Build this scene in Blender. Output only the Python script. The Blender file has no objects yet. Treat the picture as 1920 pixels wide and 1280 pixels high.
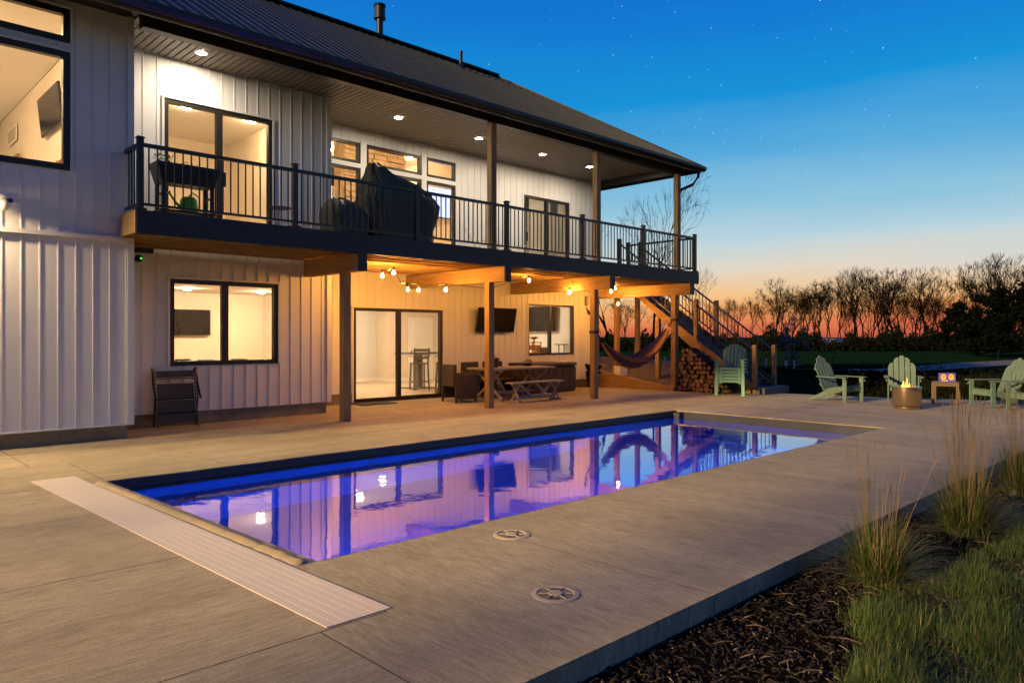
import bpy, math, random
from math import sin, cos, pi, radians, sqrt, atan2
from mathutils import Vector, Matrix
rnd = random.Random(11)
S = bpy.context.scene
COL = S.collection

# ------------------------------------------------------------------ camera, sky, sun, exposure
CAM_YAW = 0.8014            # angle of the view axis from the facade direction (X)
cam = bpy.data.cameras.new('camera'); camo = bpy.data.objects.new('camera', cam); COL.objects.link(camo)
cam.sensor_width = 36; cam.lens = 25.875; cam.shift_y = -10 / 1920
cam.clip_start = .05; cam.clip_end = 2000
camo.location = (0, 0, 1.5); camo.rotation_euler = (pi / 2, 0, CAM_YAW - pi / 2)
S.camera = camo

W = bpy.data.worlds.new('World'); S.world = W; W.use_nodes = True
nt = W.node_tree; N = nt.nodes; L = nt.links; N.clear()
def nd(t, **k):
    n = N.new(t)
    for a, v in k.items(): setattr(n, a, v)
    return n
def s2l(c):
    return tuple(((v / 255) / 12.92 if v / 255 <= .04045 else ((v / 255 + .055) / 1.055) ** 2.4) for v in c) + (1,)
def ramp(stops):
    r = nd('ShaderNodeValToRGB'); e = r.color_ramp.elements
    while len(e) > 1: e.remove(e[0])
    e[0].position = stops[0][0]; e[0].color = s2l(stops[0][1])
    for p, c in stops[1:]:
        x = e.new(p); x.color = s2l(c)
    return r
tc = nd('ShaderNodeTexCoord'); sp = nd('ShaderNodeSeparateXYZ'); L.new(tc.outputs['Generated'], sp.inputs[0])
mr = nd('ShaderNodeMapRange'); mr.inputs[1].default_value = -.02; mr.inputs[2].default_value = .62
L.new(sp.outputs['Z'], mr.inputs[0])
# faint streaks of high cloud bend the gradient
mp = nd('ShaderNodeMapping'); mp.inputs['Scale'].default_value = (1.3, 1.3, 11); mp.inputs['Rotation'].default_value = (radians(11), radians(-9), 0)
L.new(tc.outputs['Generated'], mp.inputs[0])
cn = nd('ShaderNodeTexNoise'); cn.inputs['Scale'].default_value = 1.7; cn.inputs['Detail'].default_value = 5; L.new(mp.outputs[0], cn.inputs['Vector'])
cm = nd('ShaderNodeMapRange'); cm.inputs[1].default_value = .3; cm.inputs[2].default_value = .75; cm.inputs[3].default_value = .018; cm.inputs[4].default_value = -.03
L.new(cn.outputs[0], cm.inputs[0])
ad = nd('ShaderNodeMath', operation='ADD'); L.new(mr.outputs[0], ad.inputs[0]); L.new(cm.outputs[0], ad.inputs[1])
z = lambda e: (sin(radians(e)) + .02) / .64
west = ramp([(0, (150, 60, 60)), (z(.6), (218, 112, 74)), (z(1.8), (239, 160, 96)), (z(3.1), (245, 198, 140)), (z(4.7), (226, 214, 196)),
             (z(7.), (190, 213, 220)), (z(9.6), (146, 197, 222)), (z(13.2), (92, 172, 220)), (z(17), (26, 146, 215)), (z(24), (18, 118, 208)), (z(36), (14, 76, 172)), (1, (10, 56, 140))])
east = ramp([(0, (62, 66, 78)), (z(6), (64, 80, 104)), (z(14), (42, 80, 128)), (z(24), (22, 74, 146)), (1, (10, 54, 132))])
L.new(ad.outputs[0], west.inputs[0]); L.new(ad.outputs[0], east.inputs[0])
dp = nd('ShaderNodeVectorMath', operation='DOT_PRODUCT'); dp.inputs[1].default_value = (cos(radians(25)), sin(radians(25)), 0)
L.new(tc.outputs['Generated'], dp.inputs[0])
dm = nd('ShaderNodeMapRange'); dm.interpolation_type = 'SMOOTHSTEP'; dm.inputs[1].default_value = -.7; dm.inputs[2].default_value = .62
L.new(dp.outputs['Value'], dm.inputs[0])
mx = nd('ShaderNodeMix', data_type='RGBA'); L.new(dm.outputs[0], mx.inputs[0]); L.new(east.outputs[0], mx.inputs[6]); L.new(west.outputs[0], mx.inputs[7])
# stars
def stars(scale, rad, keep, amp):
    v = nd('ShaderNodeTexVoronoi'); v.inputs['Scale'].default_value = scale; L.new(tc.outputs['Generated'], v.inputs['Vector'])
    d = nd('ShaderNodeMapRange'); d.inputs[1].default_value = 0; d.inputs[2].default_value = rad; d.inputs[3].default_value = 1; d.inputs[4].default_value = 0
    L.new(v.outputs['Distance'], d.inputs[0])
    sc = nd('ShaderNodeSeparateColor'); L.new(v.outputs['Color'], sc.inputs[0])
    k = nd('ShaderNodeMapRange'); k.inputs[1].default_value = keep; k.inputs[2].default_value = 1; k.inputs[3].default_value = 0; k.inputs[4].default_value = amp
    L.new(sc.outputs[0], k.inputs[0])
    m = nd('ShaderNodeMath', operation='MULTIPLY'); L.new(d.outputs[0], m.inputs[0]); L.new(k.outputs[0], m.inputs[1])
    return m
st = nd('ShaderNodeMath', operation='ADD'); L.new(stars(46, .062, .55, 1.15).outputs[0], st.inputs[0]); L.new(stars(95, .10, .45, .55).outputs[0], st.inputs[1])
sf = nd('ShaderNodeMapRange'); sf.inputs[1].default_value = .1; sf.inputs[2].default_value = .28; L.new(sp.outputs['Z'], sf.inputs[0])
sm = nd('ShaderNodeMath', operation='MULTIPLY'); L.new(st.outputs[0], sm.inputs[0]); L.new(sf.outputs[0], sm.inputs[1])
sa = nd('ShaderNodeVectorMath', operation='ADD'); L.new(mx.outputs[2], sa.inputs[0]); L.new(sm.outputs[0], sa.inputs[1])
bg = nd('ShaderNodeBackground'); bg.inputs[1].default_value = .62; L.new(sa.outputs[0], bg.inputs[0])
wo = nd('ShaderNodeOutputWorld'); L.new(bg.outputs[0], wo.inputs[0])

sl = bpy.data.lights.new('sun', 'SUN'); sl.energy = 5; sl.angle = radians(2.5); sl.color = (1, .65, .29)
so = bpy.data.objects.new('sun', sl); COL.objects.link(so); so.location = (-20, 14, 12)
SUN_EL = radians(14); SUN_AZ = radians(-4.9)
so.rotation_euler = Vector((cos(SUN_AZ) * cos(SUN_EL), sin(SUN_AZ) * cos(SUN_EL), -sin(SUN_EL))).to_track_quat('-Z', 'Y').to_euler()

S.view_settings.view_transform = 'Standard'; S.view_settings.look = 'None'; S.view_settings.exposure = .7; S.view_settings.gamma = 1
S.view_settings.use_curve_mapping = False
S.render.engine = 'CYCLES'
cy = S.cycles; cy.use_denoising = True; cy.max_bounces = 10; cy.diffuse_bounces = 4; cy.glossy_bounces = 5; cy.transmission_bounces = 8
cy.transparent_max_bounces = 16; cy.sample_clamp_indirect = 5; cy.use_light_tree = True; cy.caustics_refractive = False; cy.caustics_reflective = False
cy.use_adaptive_sampling = True; cy.adaptive_threshold = .02

# ------------------------------------------------------------------ materials
MATS = {}
def mat(name, col, rough=.6, metal=0., var=.14, scale=5., stretch=(1, 1, 1), bump=0., bscale=60., col2=None, fine=0., spec=.4):
    if name in MATS: return MATS[name]
    m = bpy.data.materials.new(name); m.use_nodes = True; t = m.node_tree; b = t.nodes['Principled BSDF']
    b.inputs['Roughness'].default_value = rough; b.inputs['Metallic'].default_value = metal; b.inputs['Specular IOR Level'].default_value = spec
    c = t.nodes.new('ShaderNodeTexCoord'); g = t.nodes.new('ShaderNodeMapping'); g.inputs['Scale'].default_value = stretch
    t.links.new(c.outputs['Object'], g.inputs[0])
    n = t.nodes.new('ShaderNodeTexNoise'); n.inputs['Scale'].default_value = scale; n.inputs['Detail'].default_value = 6; n.inputs['Roughness'].default_value = .62
    t.links.new(g.outputs[0], n.inputs['Vector'])
    r = t.nodes.new('ShaderNodeMapRange'); r.inputs[1].default_value = .28; r.inputs[2].default_value = .72; t.links.new(n.outputs[0], r.inputs[0])
    x = t.nodes.new('ShaderNodeMix'); x.data_type = 'RGBA'; t.links.new(r.outputs[0], x.inputs[0])
    a = [v * (1 - var) for v in col]; d = [min(1, v * (1 + var)) for v in (col2 or col)]
    x.inputs[6].default_value = (*a, 1); x.inputs[7].default_value = (*d, 1)
    out = x.outputs[2]
    if fine:
        f = t.nodes.new('ShaderNodeTexNoise'); f.inputs['Scale'].default_value = bscale; f.inputs['Detail'].default_value = 4; t.links.new(g.outputs[0], f.inputs['Vector'])
        q = t.nodes.new('ShaderNodeMapRange'); q.inputs[1].default_value = .3; q.inputs[2].default_value = .7; q.inputs[3].default_value = 1 - fine; q.inputs[4].default_value = 1 + fine
        t.links.new(f.outputs[0], q.inputs[0])
        y = t.nodes.new('ShaderNodeVectorMath'); y.operation = 'SCALE'; t.links.new(out, y.inputs[0]); t.links.new(q.outputs[0], y.inputs['Scale']); out = y.outputs[0]
    t.links.new(out, b.inputs['Base Color'])
    rr = t.nodes.new('ShaderNodeMapRange'); rr.inputs[3].default_value = max(.02, rough - .08); rr.inputs[4].default_value = min(1, rough + .08); t.links.new(n.outputs[0], rr.inputs[0]); t.links.new(rr.outputs[0], b.inputs['Roughness'])
    if bump:
        f2 = t.nodes.new('ShaderNodeTexNoise'); f2.inputs['Scale'].default_value = bscale; f2.inputs['Detail'].default_value = 3; t.links.new(g.outputs[0], f2.inputs['Vector'])
        bp = t.nodes.new('ShaderNodeBump'); bp.inputs['Strength'].default_value = bump; bp.inputs['Distance'].default_value = .01
        t.links.new(f2.outputs[0], bp.inputs['Height']); t.links.new(bp.outputs[0], b.inputs['Normal'])
    MATS[name] = m; return m
def emis(name, col, strength):
    m = bpy.data.materials.new(name); m.use_nodes = True; t = m.node_tree; b = t.nodes['Principled BSDF']
    b.inputs['Base Color'].default_value = (*col, 1); b.inputs['Emission Color'].default_value = (*col, 1); b.inputs['Emission Strength'].default_value = strength
    MATS[name] = m; return m
def glassmat(name, tint=(1, 1, 1), ior=1.45, bump=0):
    m = bpy.data.materials.new(name); m.use_nodes = True; t = m.node_tree; t.nodes.remove(t.nodes['Principled BSDF'])
    o = t.nodes['Material Output']; tr = t.nodes.new('ShaderNodeBsdfTransparent'); tr.inputs[0].default_value = (*tint, 1)
    gl = t.nodes.new('ShaderNodeBsdfGlossy'); gl.inputs['Roughness'].default_value = .01; fr = t.nodes.new('ShaderNodeFresnel'); fr.inputs[0].default_value = ior
    x = t.nodes.new('ShaderNodeMixShader'); ge = t.nodes.new('ShaderNodeNewGeometry'); iv = t.nodes.new('ShaderNodeMath'); iv.operation = 'SUBTRACT'; iv.inputs[0].default_value = 1; t.links.new(ge.outputs['Backfacing'], iv.inputs[1])
    mu = t.nodes.new('ShaderNodeMath'); mu.operation = 'MULTIPLY'; t.links.new(fr.outputs[0], mu.inputs[0]); t.links.new(iv.outputs[0], mu.inputs[1]); t.links.new(mu.outputs[0], x.inputs[0]); t.links.new(tr.outputs[0], x.inputs[1]); t.links.new(gl.outputs[0], x.inputs[2])
    t.links.new(x.outputs[0], o.inputs[0]); MATS[name] = m; return m
mat('siding', (.70, .70, .70), .38, var=.035, scale=1.2)
mat('trim_white', (.72, .71, .70), .4, var=.03)
mat('footing', (.22, .18, .125), .85, var=.3, scale=3, bump=.4, bscale=40, fine=.15)
mat('bronze', (.022, .018, .015), .4, var=.2)
mat('black_metal', (.012, .012, .013), .32, var=.15)
mat('fascia', (.016, .018, .022), .5, var=.25, scale=3, stretch=(.4, 1, 3))
mat('soffit', (.16, .132, .105), .5, var=.1, scale=8)
mat('roof_metal', (.0025, .008, .017), .42, .0, var=.2, scale=1.5, spec=.35)
def concrete(name, along):
    m = bpy.data.materials.new(name); m.use_nodes = True; t = m.node_tree; b = t.nodes['Principled BSDF']; b.inputs['Roughness'].default_value = .8; b.inputs['Specular IOR Level'].default_value = .3
    c = t.nodes.new('ShaderNodeTexCoord')
    def noise(sc, scale, det, lo, hi):
        g = t.nodes.new('ShaderNodeMapping'); g.inputs['Scale'].default_value = sc; t.links.new(c.outputs['Object'], g.inputs[0])
        n = t.nodes.new('ShaderNodeTexNoise'); n.inputs['Scale'].default_value = scale; n.inputs['Detail'].default_value = det; n.inputs['Roughness'].default_value = .65; t.links.new(g.outputs[0], n.inputs['Vector'])
        q = t.nodes.new('ShaderNodeMapRange'); q.inputs[1].default_value = .28; q.inputs[2].default_value = .72; q.inputs[3].default_value = lo; q.inputs[4].default_value = hi; t.links.new(n.outputs[0], q.inputs[0]); return q.outputs[0]
    st_ = (.8, 6, 1) if along == 'x' else (6, .8, 1); st2 = (.35, 2.2, 1) if along == 'x' else (2.2, .35, 1)
    a = noise(st_, 7, 4, .70, 1.26); d = noise(st2, 1.3, 5, .80, 1.18); e = noise((1, 1, 1), 75, 4, .72, 1.24); f = noise((1, 1, 1), .55, 6, .78, 1.16)
    def mul(u, v):
        m_ = t.nodes.new('ShaderNodeMath'); m_.operation = 'MULTIPLY'; t.links.new(u, m_.inputs[0]); t.links.new(v, m_.inputs[1]); return m_.outputs[0]
    g_ = noise((1, 1, 1), 1.1, 9, 1.0, 1.0); st_n = g_.node; st_n.inputs[1].default_value = .57; st_n.inputs[2].default_value = .66; st_n.inputs[3].default_value = 1.0; st_n.inputs[4].default_value = .80
    k = mul(mul(mul(a, d), mul(e, f)), g_); v = t.nodes.new('ShaderNodeVectorMath'); v.operation = 'SCALE'; v.inputs[0].default_value = (.40, .348, .228); t.links.new(k, v.inputs['Scale']); t.links.new(v.outputs[0], b.inputs['Base Color'])
    bp_ = t.nodes.new('ShaderNodeBump'); bp_.inputs['Strength'].default_value = .25; bp_.inputs['Distance'].default_value = .003; t.links.new(mul(a, e), bp_.inputs['Height']); t.links.new(bp_.outputs[0], b.inputs['Normal'])
    MATS[name] = m
concrete('concrete', 'x'); concrete('concrete_cross', 'y')
mat('joint', (.06, .05, .04), .9)
mat('lid_white', (.66, .60, .52), .55, var=.05, scale=2)
mat('fabric_tan', (.36, .30, .20), .8, var=.15, scale=7, bump=.3, bscale=120)
mat('skimmer_well', (.20, .165, .12), .7)
mat('skimmer', (.42, .37, .30), .6, var=.06)
mat('pool_shell', (.42, .55, .70), .5, var=.06, scale=2)
mat('pool_track', (.035, .042, .06), .4, var=.2)
for nm, st_ in (('wood_z', (7, 7, .7)), ('wood_y', (7, .7, 7)), ('wood_x', (.7, 7, 7))):
    mat(nm, (.33, .205, .085), .72, var=.25, scale=2.6, stretch=st_, bump=.25, bscale=14, col2=(.36, .23, .10))
mat('deck_wood', (.30, .25, .20), .7, var=.2, scale=3, stretch=(.6, 7, 1))
mat('tread', (.10, .10, .11), .7, var=.2, scale=4)
mat('table_wood', (.33, .29, .25), .7, var=.25, scale=3, stretch=(.8, 7, 7))
mat('wicker', (.045, .032, .022), .7, var=.4, scale=30, bump=.8, bscale=90)
mat('dark_box', (.06, .042, .032), .6, var=.25, scale=10, stretch=(1, 1, 4))
mat('cover', (.06, .07, .052), .55, var=.35, scale=3, bump=.3, bscale=9)
mat('planter', (.02, .019, .018), .55, var=.3, scale=12)
mat('green_plastic', (.12, .42, .02), .35, var=.08)
mat('sling', (.085, .07, .055), .8, var=.2, scale=50)
mat('dark_wood', (.10, .07, .045), .7, var=.25, scale=4, stretch=(1, 7, 7))
mat('sage', (.10, .165, .14), .6, var=.14, scale=5)
mat('teal', (.15, .36, .27), .42, var=.08)
mat('steel', (.55, .42, .27), .22, .95, var=.08, scale=4, stretch=(9, 9, .4))
mat('screen', (.012, .012, .013), .18, var=.2)
mat('log_bark', (.06, .04, .026), .9, var=.4, scale=14, bump=.8, bscale=40)
mat('log_end', (.30, .17, .075), .85, var=.45, scale=16)
mat('gravel', (.19, .155, .11), .9, var=.45, scale=20)
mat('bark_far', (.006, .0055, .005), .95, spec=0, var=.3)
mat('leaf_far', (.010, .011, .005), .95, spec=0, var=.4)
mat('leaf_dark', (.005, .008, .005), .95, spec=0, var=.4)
mat('blossom', (.16, .20, .21), .9, var=.3)
mat('mulch', (.010, .008, .007), .95, spec=0, var=.5, scale=30)
mat('chip_dark', (.020, .015, .012), .9, var=.5, scale=3)
mat('chip_pale', (.15, .115, .085), .9, var=.4, scale=3)
mat('blade', (.055, .095, .018), .6, var=.45, scale=4)
mat('blade_dry', (.24, .17, .08), .8, var=.3, scale=4)
mat('soil_green', (.007, .027, .011), .95, spec=0, var=.5, scale=1.2, bump=.5, bscale=30)
mat('road', (.11, .12, .135), .85, var=.12)
mat('white_tube', (.55, .55, .55), .6)
mat('in_wall', (.74, .65, .52), .8, var=.03)
mat('in_ceiling', (.80, .75, .68), .85, var=.02)
mat('in_floor', (.55, .44, .30), .5, var=.3, scale=3, stretch=(.6, 8, 1))
mat('in_white', (.82, .80, .76), .5, var=.03)
mat('in_grey', (.17, .165, .15), .7, var=.15)
mat('stone', (.30, .215, .125), .85, var=.45, scale=2.2, bump=.7, bscale=25)
mat('frame_wood', (.30, .16, .07), .6, var=.3, scale=6)
mat('curtain', (.45, .40, .32), .9, var=.1)
mat('car_paint', (.05, .07, .13), .3, .2, var=.1)
mat('red_paper', (.40, .10, .04), .6, var=.4, scale=25)
mat('orange_paper', (.55, .22, .06), .6, var=.3, scale=25)
mat('purple_print', (.12, .10, .42), .5, var=.3, scale=9)
mat('yellow_print', (.75, .50, .06), .5, var=.2)
mat('hammock', (.28, .10, .07), .9, var=.25, scale=10)
mat('hammock_stripe', (.42, .28, .12), .9, var=.2)
mat('hammock_dark', (.05, .045, .09), .9, var=.2)
mat('plant_leaf', (.035, .10, .02), .55, var=.4)
mat('mat_rubber', (.035, .03, .026), .9, var=.4, scale=30)
mat('books', (.45, .42, .38), .7, var=.5, scale=12)
mat('pale_plastic', (.6, .58, .54), .5, var=.05)
glassmat('pane', (.97, .98, .97), 1.45)
emis('lens_porch', (1, .82, .60), 600)
emis('lens_room', (1, .72, .46), 500)
emis('lens_bright', (1, .68, .38), 1000)
emis('lens_soft', (1, .68, .36), 310)
emis('lens_room_dim', (1, .74, .46), 260)
emis('bulb', (1, .40, .065), 880)
emis('flood_lens', (1, .68, .35), 850)
emis('flame', (1, .30, .05), 2.6)
emis('pool_lens', (.006, .085, 1), 950)
emis('tv_picture', (.30, .40, .85), 1.1)
emis('led_green', (.05, 1, .1), 1.5)

# ------------------------------------------------------------------ mesh helpers
class MB:
    def __init__(s): s.v = []; s.f = []; s.mi = None
    def add(s, vs, fs):
        k = len(s.v); s.v += [tuple(p) for p in vs]; s.f += [tuple(i + k for i in f) for f in fs]; return s
    def box(s, x0, y0, z0, x1, y1, z1):
        return s.add([(x0, y0, z0), (x1, y0, z0), (x1, y1, z0), (x0, y1, z0), (x0, y0, z1), (x1, y0, z1), (x1, y1, z1), (x0, y1, z1)],
                     [(3, 2, 1, 0), (4, 5, 6, 7), (0, 1, 5, 4), (1, 2, 6, 5), (2, 3, 7, 6), (3, 0, 4, 7)])
    def bar(s, a, b, w, h, up=(0, 0, 1)):       # a beam of section w x h from a to b
        a = Vector(a); b = Vector(b); d = (b - a).normalized(); u = Vector(up); sd = d.cross(u)
        if sd.length < 1e-4: sd = d.cross(Vector((1, 0, 0)))
        sd.normalize(); u = sd.cross(d).normalized(); sd *= w / 2; u = u * (h / 2)
        vs = [a - sd - u, a + sd - u, a + sd + u, a - sd + u, b - sd - u, b + sd - u, b + sd + u, b - sd + u]
        return s.add(vs, [(0, 1, 2, 3), (7, 6, 5, 4), (4, 5, 1, 0), (5, 6, 2, 1), (6, 7, 3, 2), (7, 4, 0, 3)])
    def tube(s, pts, r, n=6, cap=True):
        pts = [Vector(p) for p in pts]; rs = r if isinstance(r, (list, tuple)) else [r] * len(pts); vs = []; fs = []
        for i, p in enumerate(pts):
            d = (pts[min(i + 1, len(pts) - 1)] - pts[max(i - 1, 0)]).normalized()
            a = d.cross(Vector((0, 0, 1)) if abs(d.z) < .9 else Vector((1, 0, 0))).normalized(); b = d.cross(a)
            vs += [p + (a * cos(2 * pi * k / n) + b * sin(2 * pi * k / n)) * rs[i] for k in range(n)]
        for i in range(len(pts) - 1):
            fs += [(i * n + k, i * n + (k + 1) % n, (i + 1) * n + (k + 1) % n, (i + 1) * n + k) for k in range(n)]
        if cap: fs += [tuple(range(n))[::-1], tuple((len(pts) - 1) * n + k for k in range(n))]
        return s.add(vs, fs)
    def lathe(s, prof, n=20, c=(0, 0, 0)):
        vs = []; fs = []
        for r, zz in prof: vs += [(c[0] + r * cos(2 * pi * k / n), c[1] + r * sin(2 * pi * k / n), c[2] + zz) for k in range(n)]
        for i in range(len(prof) - 1):
            fs += [(i * n + k, i * n + (k + 1) % n, (i + 1) * n + (k + 1) % n, (i + 1) * n + k) for k in range(n)]
        return s.add(vs, fs)
    def prism(s, poly, d, org=(0, 0, 0), ax=(1, 0, 0), ay=(0, 0, 1), an=(0, 1, 0)):   # 2-D outline swept by d along an
        o = Vector(org); ax = Vector(ax); ay = Vector(ay); an = Vector(an); n = len(poly)
        v0 = [o + ax * p[0] + ay * p[1] for p in poly]; v1 = [p + an * d for p in v0]
        return s.add(v0 + v1, [tuple(range(n)), tuple(range(2 * n - 1, n - 1, -1))] + [(i, i + n, (i + 1) % n + n, (i + 1) % n) for i in range(n)])
    def sheet(s, poly, zz): return s.add([(x, y, zz) for x, y in poly], [tuple(range(len(poly)))])
    def build(s, name, m, parent=None, local=False, smooth=False, **tags):
        vs = s.v
        if parent is not None and not local:
            r = parent
            while r.parent: r = r.parent
            l = r.location
            if l.length > 0: vs = [(p[0] - l.x, p[1] - l.y, p[2] - l.z) for p in vs]
        me = bpy.data.meshes.new(name); me.from_pydata(vs, [], s.f)
        for q in ([m] if isinstance(m, str) else m): me.materials.append(MATS[q])
        if s.mi: me.polygons.foreach_set('material_index', s.mi)
        if smooth: me.polygons.foreach_set('use_smooth', [True] * len(me.polygons))
        o = bpy.data.objects.new(name, me); COL.objects.link(o)
        if parent is not None: o.parent = parent
        for k, v in tags.items(): o[k] = v
        return o
def B(*a): return MB().box(*a)
def thing(name, loc, label, cat, group=None, rz=0):
    o = bpy.data.objects.new(name, None); COL.objects.link(o); o.location = loc; o.rotation_euler = (0, 0, rz); o.empty_display_size = .2
    o['label'] = label; o['category'] = cat
    if group: o['group'] = group
    return o
def tag(o, label, cat, group=None):
    o['label'] = label; o['category'] = cat
    if group: o['group'] = group
    return o
def copytree(o, parent=None):
    c = o.copy(); COL.objects.link(c); c.parent = parent
    for ch in list(o.children): copytree(ch, c)
    return c
def bevel(o, w=.008, seg=1):
    m = o.modifiers.new('bevel', 'BEVEL'); m.width = w; m.segments = seg; m.limit_method = 'ANGLE'; return o
def share(o, name, loc, parent, rot=None):
    c = bpy.data.objects.new(name, o.data); COL.objects.link(c); c.parent = parent; c.location = loc
    if rot: c.rotation_euler = rot
    return c

# ------------------------------------------------------------------ ground, patio, field
def gz(x, y):
    h = -.16
    if x > 17.4 and y > 9.2: h += min(1., (x - 17.4) / 1.) * min(.75, max(0, (y - 9.4) * .17)) * max(0, 1 - max(0, x - 24) / 16)
    if x > 20: h -= min(.25, (x - 20) * .03) * max(0, 1 - max(0, x - 30) / 12)
    return h
def ground():
    m = MB(); xs = [-60, -30, -12, -6, -2] + [i * 1. for i in range(0, 46)] + [50, 60, 75, 95, 120, 160, 240, 400, 900]; ys = [-400, -150, -60, -30, -15, -8, -4] + [i * 1. for i in range(-2, 34)] + [38, 45, 60, 80, 110, 160, 260, 420, 900]
    HX0, HX1, HY0, HY1 = 1, 14, 3, 9.0
    for x in xs:
        for y in ys: m.v.append((x, y, gz(x, y)))
    n = len(ys)
    for i in range(len(xs) - 1):
        for j in range(n - 1):
            if xs[i] >= HX0 and xs[i + 1] <= HX1 and ys[j] >= HY0 and ys[j + 1] <= HY1: continue
            m.f.append((i * n + j, (i + 1) * n + j, (i + 1) * n + j + 1, i * n + j + 1))
    o = m.build('ground', 'soil_green'); o['kind'] = 'structure'; o['label'] = 'dark grassy ground reaching out to the tree line'
ground()

PX0, PX1, PY0, PY1 = 2.4, 12.76, 4.42, 8.42      # pool opening
patio = MB().box(-8, 9.0, -.3, 17.2, 14.1, -.0008).box(-8, 2.27, -.3, 2.0, 9.0, -.0008).box(2.0, 2.27, -.3, 20, 4.3, -.0008).box(12.9, 4.3, -.3, 18.2, 9.0, -.0008).box(2.0, 8.55, -.3, 12.9, 9.0, -.0008).build('patio', 'joint')
patio['kind'] = 'structure'; patio['label'] = 'broom finished concrete patio around the pool'
def slab(poly, m='concrete'):
    g = .005; cx = (min(p[0] for p in poly) + max(p[0] for p in poly)) / 2; cyy = (min(p[1] for p in poly) + max(p[1] for p in poly)) / 2
    q = [(x + (g if x < cx else -g), y + (g if y < cyy else -g)) for x, y in poly]
    o = MB().prism(q, -.12, (0, 0, 0), (1, 0, 0), (0, 1, 0), (0, 0, 1)).build('slab', m, patio)
R = lambda x0, y0, x1, y1: [(x0, y0), (x1, y0), (x1, y1), (x0, y1)]
PE = lambda y: PX0 - .12 + (PY1 - y) / (PY1 - PY0) * .2 + .01
for x0, x1 in ((-8, -3.5), (-3.5, 1.9)):
    for y0, y1 in ((2.25, 3.36), (3.36, 5.17), (5.17, 6.88), (6.88, 8.42), (8.42, 9.9)): slab(R(x0, y0, PX0 - .11 if x1 > 1 and y0 > 8.3 else x1, y1) if not (x1 > 1 and 3.3 < y0 < 8) else ([(x0, y0), (2.3, y0), (2.3, 4.42), (PE(4.42), 4.42), (PE(y1), y1), (x0, y1)] if y0 < 4 else [(x0, y0), (PE(y0), y0), (PE(min(y1, 8.42)), min(y1, 8.42)), (x0, min(y1, 8.42))]))
for x0, x1 in ((-8, -3.5), (-3.5, 1.9), (1.9, 5.4), (5.4, 8.9), (8.9, 12.4), (12.4, 17.2)): slab(R(x0, 9.9, x1, 14.2 if x0 > 3 else 12.8))
slab([(1.9, 2.25), (3.82, 2.25), (3.82, 4.42), (2.3, 4.42), (2.3, 3.36), (1.9, 3.36)], 'concrete_cross')
for x0, x1 in ((3.82, 6.31), (6.31, 9.5), (9.5, 12.76)): slab(R(x0, 2.25, x1, 4.42), 'concrete_cross')
for x0, x1 in ((PX0 - .11, 3.6), (3.6, 7.2), (7.2, 10.8), (10.8, 12.76)): slab(R(x0, 8.42, x1, 9.9))
slab([(12.76, 2.25), (16.4, 2.25), (16.4, 4.12), (12.76, 4.12)], 'concrete_cross')
slab([(16.4, 2.25), (21.2, 2.25), (20.25, 4.12), (16.4, 4.12)], 'concrete_cross')
slab([(12.76, 4.12), (16.4, 4.12), (16.4, 7.0), (12.76, 7.0)], 'concrete_cross')
slab([(16.4, 4.12), (20.25, 4.12), (18.85, 7.0), (16.4, 7.0)], 'concrete_cross')
slab([(12.76, 7.0), (18.85, 7.0), (18.45, 9.9), (12.76, 9.9)], 'concrete_cross')
slab([(17.2, 9.9), (18.45, 9.9), (18.2, 11.0), (17.2, 11.0)], 'concrete_cross')

# far field lane
ln = MB(); pts = [(24, 16.5), (27.96, 14.3), (34.5, 13.1), (38.6, 12.4), (50, 11.6), (70, 9), (110, 2)]
for i, (x, y) in enumerate(pts):
    w = 1.2 if i < 4 else 1.6
    ln.v += [(x, y - w, gz(x, y) + .06), (x, y + w, gz(x, y) + .06)]
ln.f = [(2 * i, 2 * i + 2, 2 * i + 3, 2 * i + 1) for i in range(len(pts) - 1)]
o = ln.build('lane', 'road'); o['kind'] = 'structure'; o['label'] = 'pale gravel lane crossing the field'

# gravel bed beside the house under the stairs, with a timber border
gb = MB()
for i in range(13):
    for j in range(15):
        x = 17.2 + i * .3; y = 10.9 + j * .3; gb.v.append((x, y, gz(x, y) * .3 + .1 + max(0, (y - 11.2)) * .14 + rnd.uniform(-.015, .015)))
gb.f = [(i * 15 + j, (i + 1) * 15 + j, (i + 1) * 15 + j + 1, i * 15 + j + 1) for i in range(12) for j in range(14)]
for k in range(2600):
    x = rnd.uniform(17.24, 20.4); y = rnd.uniform(10.95, 14.9); zz = gz(x, y) * .3 + .11 + max(0, (y - 11.2)) * .14; r = rnd.uniform(.02, .045); a = rnd.uniform(0, 6.28)
    gb.add([(x + r * cos(a), y + r * sin(a), zz), (x + r * cos(a + 2.1), y + r * sin(a + 2.1), zz - .005), (x + r * cos(a + 4.2), y + r * sin(a + 4.2), zz), (x, y, zz + r * .8)], [(0, 1, 3), (1, 2, 3), (2, 0, 3)])
o = gb.build('gravel', 'gravel'); o['kind'] = 'stuff'; o['label'] = 'brown gravel bed under the outside staircase'
tb = thing('timber_border', (17.15, 12.6, 0), 'sloping timber edging board between the patio and the gravel bed', 'edging')
bevel(MB().prism([(11.35, 0), (14.25, 0), (14.25, .52), (11.35, .1)], .09, (17.12, 0, 0), (0, 1, 0), (0, 0, 1), (1, 0, 0)).build('board', 'wood_y', tb))
bevel(B(17.14, 14.27, 0, 20.6, 14.36, .62).build('end_board', 'wood_x', tb))

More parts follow.
